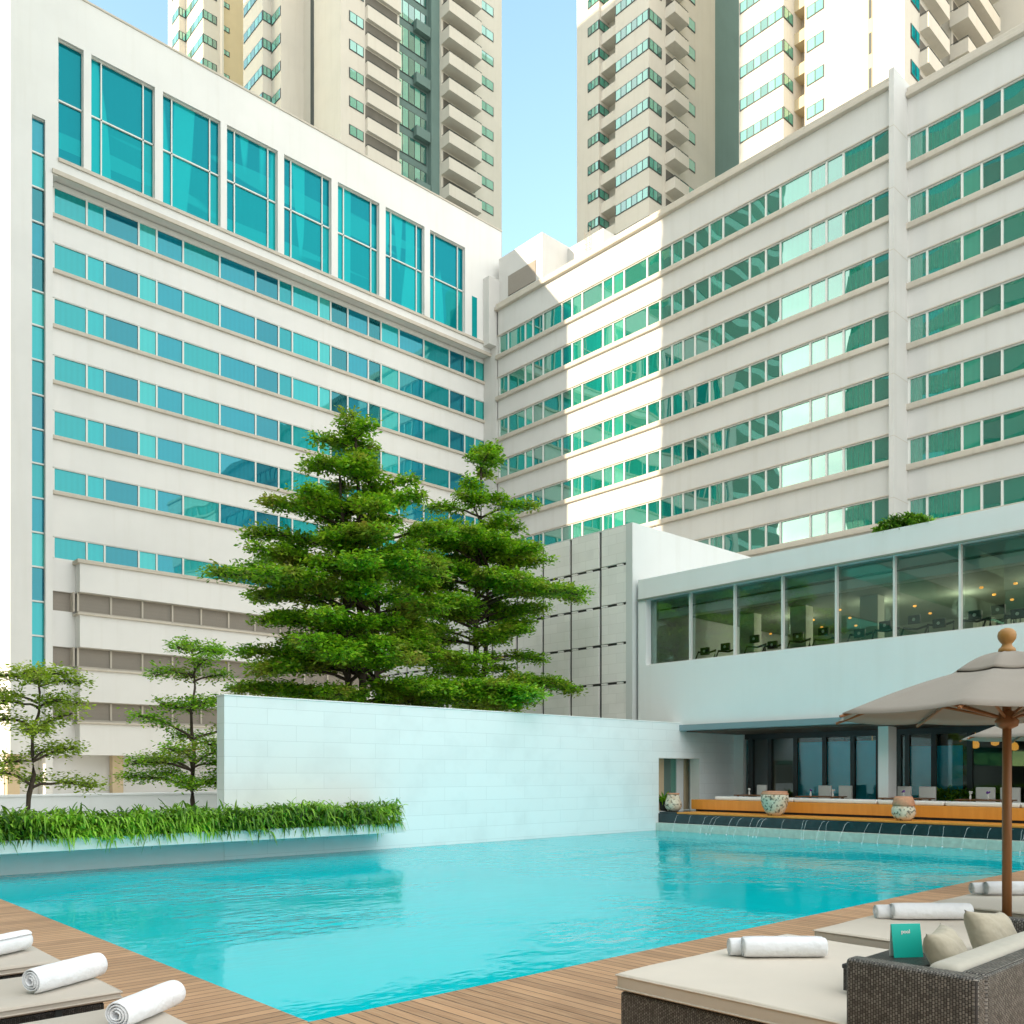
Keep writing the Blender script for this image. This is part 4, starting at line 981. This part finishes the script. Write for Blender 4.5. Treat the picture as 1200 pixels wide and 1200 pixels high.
# card faces the camera side: width along a slightly turned axis
cx_, cy_ = 4.53, 1.955; ux, uy = math.cos(rd+R(6)), math.sin(rd+R(6)); wd_, hh_ = .155, .165
vx, vy = -uy, ux
def cp(a, h_, dpt): return (cx_+ux*a+vx*dpt, cy_+uy*a+vy*dpt, .571+h_)
P = MB(); lo = -.0035
P.add([cp(-wd_/2,0,0),cp(wd_/2,0,0),cp(wd_/2,hh_,.03),cp(-wd_/2,hh_,.03),cp(-wd_/2,0,.004),cp(wd_/2,0,.004),cp(wd_/2,hh_,.034),cp(-wd_/2,hh_,.034)],
      [(0,1,2,3),(5,4,7,6),(1,5,6,2),(4,0,3,7),(3,2,6,7),(4,5,1,0)])
card = P.build('card_sheet', M['card'], t)
P = MB(); P.add([cp(-wd_/2,0,.045),cp(wd_/2,0,.045),cp(wd_/2,hh_,.035),cp(-wd_/2,hh_,.035),cp(-wd_/2,0,.048),cp(wd_/2,0,.048),cp(wd_/2,hh_,.038),cp(-wd_/2,hh_,.038)],
      [(0,1,2,3),(5,4,7,6),(1,5,6,2),(4,0,3,7),(3,2,6,7),(4,5,1,0)]); P.build('back_sheet', M['paper'], t)
tx = bpy.data.curves.new('card_word', 'FONT'); tx.body = 'pool'; tx.size = .026; tx.align_x = 'CENTER'; tx.extrude = .0004; tx.offset = .0006
to = bpy.data.objects.new('card_word', tx); COL.objects.link(to); tx.materials.append(M['paper']); to.parent = t
tl = math.atan2(.03, hh_); f_ = .72
bpy.context.view_layer.update(); wm = bpy.data.meshes.new_from_object(to.evaluated_get(bpy.context.evaluated_depsgraph_get())); bpy.data.objects.remove(to); wm.name = 'card_word'; to = bpy.data.objects.new('card_word', wm); COL.objects.link(to); to.parent = t
p_ = Vector(cp(-.005, hh_*f_, .03*f_-.0012)); to.location = p_-t.location; to.rotation_euler = (R(90)-tl, 0, rd+R(6))

# ------------------------------------------------------------------ parasols
def parasol(label, cx, cy, rot0=None, rad=1.30):
    t = thing('parasol', label, 'parasol', (cx, cy, 0), 'taupe parasols on the right deck')
    za_, zr, zv = 2.40, 1.955, 2.29
    th = math.atan2(cy, cx)
    a0 = th+math.pi-R(12) if rot0 is None else rot0
    P = MB(); P.tube([(cx,cy,0.05),(cx,cy,1.2),(cx,cy,2.42)], [.034,.034,.030], 16); P.build('pole', M['teak'], t, smooth=True)
    P = MB(); P.lathe([(.30,0),(.31,.03),(.28,.07),(.06,.09),(.05,.25)], cx, cy, 0, 24); P.build('base', M['dark'], t, smooth=False)
    # main canopy: 8 panels with a slight sag between the ribs
    def canopy(r0, z0, r1, z1, name, th_=.004, drop=.0, sag=.05, mat=M['canvas']):
        NR, NA = 10, 6; vs = []; fs = []
        for i in range(NR+1):
            f = i/NR
            for k in range(8*NA):
                s = (k % NA)/NA; A = a0+2*math.pi*(k//NA)/8; Bq = A+2*math.pi/8
                r = r0+(r1-r0)*f
                pa = Vector((math.cos(A), math.sin(A),0))*r; pb = Vector((math.cos(Bq), math.sin(Bq),0))*r
                p = pa.lerp(pb, s); cur = 4*s*(1-s)
                p *= (1-.02*cur*f)
                z = z0+(z1-z0)*f + .035*math.sin(math.pi*f) - sag*cur*f*(1-.45*f)*.9
                vs.append((cx+p.x, cy+p.y, z))
        n = 8*NA
        for i in range(NR):
            for k in range(n): fs.append((i*n+k, i*n+(k+1) % n, (i+1)*n+(k+1) % n, (i+1)*n+k))
        P = MB(); P.add(vs, fs); o = P.build(name, mat, t, smooth=True)
        s_ = o.modifiers.new('solid','SOLIDIFY'); s_.thickness = th_; s_.offset = 1
        return o
    canopy(.03, za_-.04, rad, zr, 'canopy')
    canopy(.02, za_+.035, .40, zv-.005, 'vent_cap', sag=.03)
    hub = MB(); hub.lathe([(.035,0),(.075,.02),(.085,.06),(.06,.09),(.055,.13),(.035,.14)], cx, cy, 1.84, 20); hub.build('hub', M['teak'], t, smooth=True)
    hub = MB(); hub.lathe([(.035,0),(.06,.02),(.06,.07),(.035,.08)], cx, cy, 2.25, 16); hub.build('crown_block', M['teak'], t, smooth=True)
    fi = MB(); fi.lathe([(.055,0),(.062,.012),(.058,.03),(.040,.045),(.033,.065),(.048,.082),(.062,.105),(.066,.13),(.060,.158),(.042,.178),(.015,.188)], cx, cy, 2.425, 28); fi.build('finial', M['teak_f'], t, smooth=True)
    for k in range(8):
        a = a0+2*math.pi*k/8; c_, s_ = math.cos(a), math.sin(a)
        P = MB(); pts = [(cx+c_*r, cy+s_*r, z) for r, z in ((.05,2.30),(rad*.5,(2.33+zr)/2-.008+.022),(rad*1.015, zr-.028))]
        P.tube(pts, [.014,.014,.012], 6); rb = P.build('rib', M['teak'], t)
        P = MB(); zm = (2.33+zr)/2+.0
        P.tube([(cx+c_*.07, cy+s_*.07, 1.93),(cx+c_*rad*.56, cy+s_*rad*.56, zm-.045)], [.012,.012], 6); P.build('strut', M['teak'], rb)
    return t
parasol('large taupe parasol with a turned wooden finial over the right daybeds', 7.45, 7.45*dY(1180)/dX(1180))
parasol('second pale parasol farther away behind the large one', 12.7, 3.45, None)

# ------------------------------------------------------------------ apartment towers
def win_y(t, y, xa, xb, z0, z1, n=3, mat='glass_t', pr=.06):          # window on a face looking to -Y
    P = MB(); P.box(xa, xb, y-pr, y-.001, z0, z1, 0); xs = np.linspace(xa+.06, xb-.06, n+1)
    for a, b_ in zip(xs[:-1], xs[1:]): P.quad((a+.05,y-pr-.012,z0+.08),(b_-.05,y-pr-.012,z0+.08),(b_-.05,y-pr-.012,z1-.08),(a+.05,y-pr-.012,z1-.08), 1)
    P.build('window', [M['tower_k'], M[mat]], t)
def win_x(t, x, ya, yb, z0, z1, n=3, mat='glass_t', pr=.06):          # window on a face looking to -X
    if ya > yb: ya, yb = yb, ya
    P = MB(); P.box(x-pr, x-.001, ya, yb, z0, z1, 0); ys = np.linspace(ya+.06, yb-.06, n+1)
    for a, b_ in zip(ys[:-1], ys[1:]): P.quad((x-pr-.012,b_-.05,z0+.08),(x-pr-.012,a+.05,z0+.08),(x-pr-.012,a+.05,z1-.08),(x-pr-.012,b_-.05,z1-.08), 1)
    P.build('window', [M['tower_k'], M[mat]], t)
def balcony_y(t, y, xa, xb, z, depth=1.3, h=1.15, mat='tower_w', rail=True, side='x'):
    P = MB(); P.box(xa, xb, y-depth, y-.001, z-.15, z); P.box(xa, xb, y-depth, y-depth+.12, z, z+h); P.box(xa, xa+.12, y-depth+.121, y-.001, z, z+h); P.box(xb-.12, xb, y-depth+.121, y-.001, z, z+h)
    o = P.build('balcony', M[mat], t)
    if rail:
        Q = MB(); Q.tube([(xa+.06,y-.05,z+h+.18),(xa+.06,y-depth+.06,z+h+.18),(xb-.06,y-depth+.06,z+h+.18),(xb-.06,y-.05,z+h+.18)], [.035]*4, 4)
        x = xa+.1
        while x < xb: Q.box(x-.02, x+.02, y-depth+.04, y-depth+.08, z+h, z+h+.18); x += .6
        Q.build('railing', M['tower_k'], o)
def shaded_opening_y(t, y, xa, xb, z0, z1):
    P = MB(); P.box(xa, xb, y-.02, y-.001, z0, z1); P.build('recess_shade_panel', M['recess'], t)  # flat dark panel on the wall, painted as the shade of a recess
def floors(zref, h, zlo, zhi):
    z = zref
    while z > zlo: z -= h
    while z < zhi: yield z; z += h

# T1: right of the sky gap
t = thing('apartment_tower', 'cream apartment tower right of the sky gap, with corner windows and small balconies', 'building', (76, 60, 0))
X1 = 71.0; Ya_, Yb_, Yn0, Yn1 = 56.6, yx(676,X1), yx(721,X1), yx(702,X1); Xe = xy(838, Ya_); ZTW = 104
P = MB(); P.box(X1, Xe, Ya_, Yn0, 0, ZTW); P.box(X1+1.6, Xe+6, Yn0, Yn1, 0, ZTW); P.box(X1, Xe+6, Yn1, Yb_, 0, ZTW); P.box(Xe, Xe+6, Ya_+6, Yn0, 0, ZTW)
P.build('wall', M['tower_w'], t)
P = MB(); P.box(Xe+.001, xy(866,Ya_)+6, Ya_+2.5, Ya_+5.9, 0, ZTW); P.build('recess_wall', M['tower_g'], t)
for k, z in enumerate(floors(77.2-2.97*2, 2.97, 48, 102)):
    win_x(t, X1, Ya_, Yn0-.05, z-.1, z+1.0, 6, pr=.05); win_y(t, Ya_, X1-.05, xy(775,Ya_), z-.1, z+1.0, 3)
    win_x(t, X1, Yn1, yx(689,X1), z+.05, z+1.0, 3, pr=.05); win_y(t, Yn1, X1-.05, X1+1.55, z+.05, z+1.0, 2)
    xa, xb = xy(777,Ya_)+.1, xy(800,Ya_); xa = 73.6; xb = 76.0
    balcony_y(t, Ya_, xa, xb, z-1.4, 1.25, .95); shaded_opening_y(t, Ya_, xa+.15, xb-.15, z-.4, z+.95)
    win_y(t, Ya_, xb+.2, xy(811,Ya_)+.5, z-.2, z+.95, 2)
    Q = MB(); Q.box(X1+.3, X1+1.599, Yn0+.001, Yn1-.001, z-1.55, z-.5); Q.build('notch_balcony', M['tower_w'], t)
    Q = MB(); Q.box(Xe-.05, Xe+.02, Ya_+.6, Ya_+2.0, z-.2, z+.95); Q.build('side_window', M['glass_t'], t)
# T2: sunlit tower to its right
t = thing('apartment_tower', 'sunlit apartment tower behind the right hotel wing, with long corner windows', 'building', (80, 42, 0))
X2 = 72.7; Y2a, Y2b = yx(918,X2), yx(866,X2); X3 = 74.4; Y3a, Y3b = yx(1060,X3), yx(943,X3)
P = MB(); P.box(X2, X3+10, Y2a, Y2b, 0, 108); P.box(X3+1.5, 84, Y3b, Y2a, 0, 108); P.box(X3, xy(1103,Y3a), Y3a, Y3b, 0, 108)
P.build('wall', M['tower_w'], t)
P = MB(); P.box(xy(1103,Y3a)+.001, 88, Y3a+2.5, Y3b, 0, 108); P.build('recess_wall', M['tower_g'], t)
yg1, yg2 = yx(1023,X3), yx(1017,X3); P = MB(); P.box(X3-.03, X3-.001, yg1, yg2, 0, 107); P.build('groove', M['tower_y'], t)
for k, z in enumerate(floors(69.6, 3.03, 45, 104)):
    win_x(t, X2, Y2a-.0, Y2b-.1, z, z+1.05, 6, pr=.05); win_y(t, Y2a, X2-.05, X3-.1, z, z+1.05, 2)
    win_x(t, X3, Y3b-.2, yx(966,X3), z-.1, z+1.0, 2, pr=.05)
    Q = MB(); Q.box(X3+.2, X3+1.499, Y3b+.001, Y2a-.001, z-1.5, z-.45); Q.build('notch_balcony', M['tower_y'], t)
    Q = MB(); Q.box(X3-.05, X3-.031, yg1+.1, yg2-.1, z-.6, z+1.2); Q.build('slot_window', M['tower_k'], t)
    win_y(t, Y3a, xy(1067,Y3a), xy(1077,Y3a), z-.3, z+.9, 2, 'glass_big')
    shaded_opening_y(t, Y3a, xy(1078,Y3a), xy(1101,Y3a), z-.7, z+.6)
    balcony_y(t, Y3a, xy(1077,Y3a)+.05, xy(1102,Y3a), z-1.75, .8, 1.1)
# T3: partly seen at the far right
t = thing('apartment_tower', 'pale tower corner at the top right edge with deep balconies', 'building', (100, 25, 0))
Y4 = 32.5; Xa4, Xc4 = xy(1115,Y4), xy(1160,Y4)
P = MB(); P.box(Xa4, Xc4, Y4+.0, Y4+14, 0, 106); P.box(Xc4, Xc4+12, 10, Y4+14, 0, 106); P.build('wall', M['tower_w'], t)
for k, z in enumerate(floors(70.5, 3.03, 60, 104)):
    shaded_opening_y(t, Y4, Xa4+.4, Xc4-2.2, z-.5, z+1.1); balcony_y(t, Y4, Xa4-.4, Xc4-1.9, z-1.6, 1.6, 1.1); win_y(t, Y4, Xc4-1.7, Xc4-.3, z-.3, z+.9, 2)
# T4: left tower with balconies and green recess
t = thing('apartment_tower', 'tall cream tower with stacked long balconies and a dark green recess', 'building', (60, 88, 0))
YL = 81.6; XL = 50.8; Xr0, Xr1, XLe = xy(468,YL), xy(517,YL), xy(588,YL); YN = yx(356, XL)
Yq1 = 91.5; X48 = 48.0; X47 = 46.95; Yq2 = yx(318, X48)
P = MB(); P.box(XL, Xr0, YL, YN, 0, 112); P.box(X48, Xr0, YN, Yq2, 0, 112); P.box(Xr1, XLe, YL, 98, 0, 112); P.box(X47, Xr0, Yq2+.0, yx(285,X47), 0, 112)
P.build('wall', M['tower_w'], t)
P = MB(); P.box(Xr0+.01, Xr1-.01, YL+1.0, 97, 0, 112); P.box(Xr1-1.2, Xr1-.01, YL+.3, YL+.99, 0, 112); P.build('recess_wall', M['tower_g'], t)
P = MB(); yy = yx(366, XL); P.box(XL-.03, XL-.001, yy-.35, yy+.35, 0, 110); P.build('groove', M['tower_k'], t)
for k, z in enumerate(floors(81.6-3.02*3, 3.02, 55, 110)):
    win_y(t, YL, xy(409,YL), xy(426,YL), z-.15, z+.95, 2)
    xa, xb = xy(428,YL), Xr0
    shaded_opening_y(t, YL, xa, xb-.3, z-.55, z+1.0); balcony_y(t, YL, xa+.05, xb-.02, z-1.75, .4, 1.25)
    # recess glazing
    win_y(t, YL+1.0, Xr0+.2, Xr1-1.4, z-1.0, z+1.2, 5)
    if k % 2: 
        Q = MB(); Q.box(Xr0+2.6, Xr1-1.3, YL+.3, YL+.9, z-1.6, z-.5); Q.build('recess_balcony', M['tower_g'], t)
    xa, xb = Xr1+.2, xy(558,YL)
    shaded_opening_y(t, YL, xa+.1, xb-.1, z-.4, z+1.05); balcony_y(t, YL, Xr1+.0, xb-.4, z-1.7, 1.5, 1.2)
    win_y(t, YL, xy(560,YL), xy(578,YL), z-.2, z+.9, 2)
    win_x(t, X48, Yq2-.1, yx(329,X48), z+.0, z+1.05, 2, pr=.05)
    win_x(t, X47, Yq2+.0, yx(286,X47), z+.2, z+1.25, 5, pr=.05); win_y(t, Yq2, X47-.05, X48-.05, z+.2, z+1.25, 2)
# T5: far left tower
t = thing('apartment_tower', 'far sunlit tower with yellow flank at the left, over the glass storey', 'building', (52, 115, 0))
X5 = 46.9; Y5 = 106.8; Y5n = yx(218,X5); X6 = 46.0
P = MB(); P.box(X5, xy(258,Y5), Y5, Y5n, 0, 118); P.box(X6, xy(258,Y5), Y5n, yx(197,X6), 0, 118); P.build('wall', M['tower_w'], t)
P = MB(); P.box(xy(258,Y5)+.001, xy(300,Y5), Y5+.5, Y5n+3, 0, 118); P.build('yellow_flank', M['tower_y'], t)
P = MB(); P.tube([(xy(258,Y5)+.2,Y5+.2,40),(xy(258,Y5)+.2,Y5+.2,117)], [.35,.35], 12); P.build('corner_pier', M['tower_w'], t, smooth=True)
for k, z in enumerate(floors(94.6-9, 3.0, 62, 115)):
    win_x(t, X5, Y5, Y5n-.1, z-.05, z+1.0, 4, pr=.05); win_y(t, Y5, X5-.05, xy(254,Y5), z-.05, z+1.0, 3)
    win_x(t, X6, Y5n, yx(202,X6), z-.05, z+1.0, 3, pr=.05); win_y(t, Y5n, X6-.05, X5-.05, z-.05, z+1.0, 2)
    win_y(t, Y5+.5, xy(262,Y5), xy(271,Y5), z+.3, z+.95, 2)

# ------------------------------------------------------------------ neighbouring buildings beside and behind the camera (they shade and are reflected)
def neighbour(label, x0, x1, y0, y1, H):
    t = thing('neighbour_building', label, 'building', ((x0+x1)/2, (y0+y1)/2, 0))
    P = MB(); z = 0
    P.box(x0+.1, x1-.1, y0+.1, y1-.1, 0, H-.1)
    while z < H: P.box(x0, x1, y0, y1, z, min(H, z+2.0)); z += 3.2
    P.build('wall', M['far_wall'], t)
    P = MB(); P.box(x0+.06, x1-.06, y0+.06, y1-.06, 1, H-.2); P.build('ribbon_window', M['glass_b'], t)
neighbour('tall white neighbouring building just out of view on the left', -34, -1.8, 22, 47.5, 99)
neighbour('tall white neighbouring building out of view beyond the left hotel wing', -30, -2, 72, 112, 104)
neighbour('unseen building added far left of the camera to shade the foreground', -48, -18, -34, 20, 25)  # added block out of view, sized to keep sun off the foreground
print('polys', sum(len(o.data.polygons) for o in bpy.data.objects if o.type == 'MESH'))
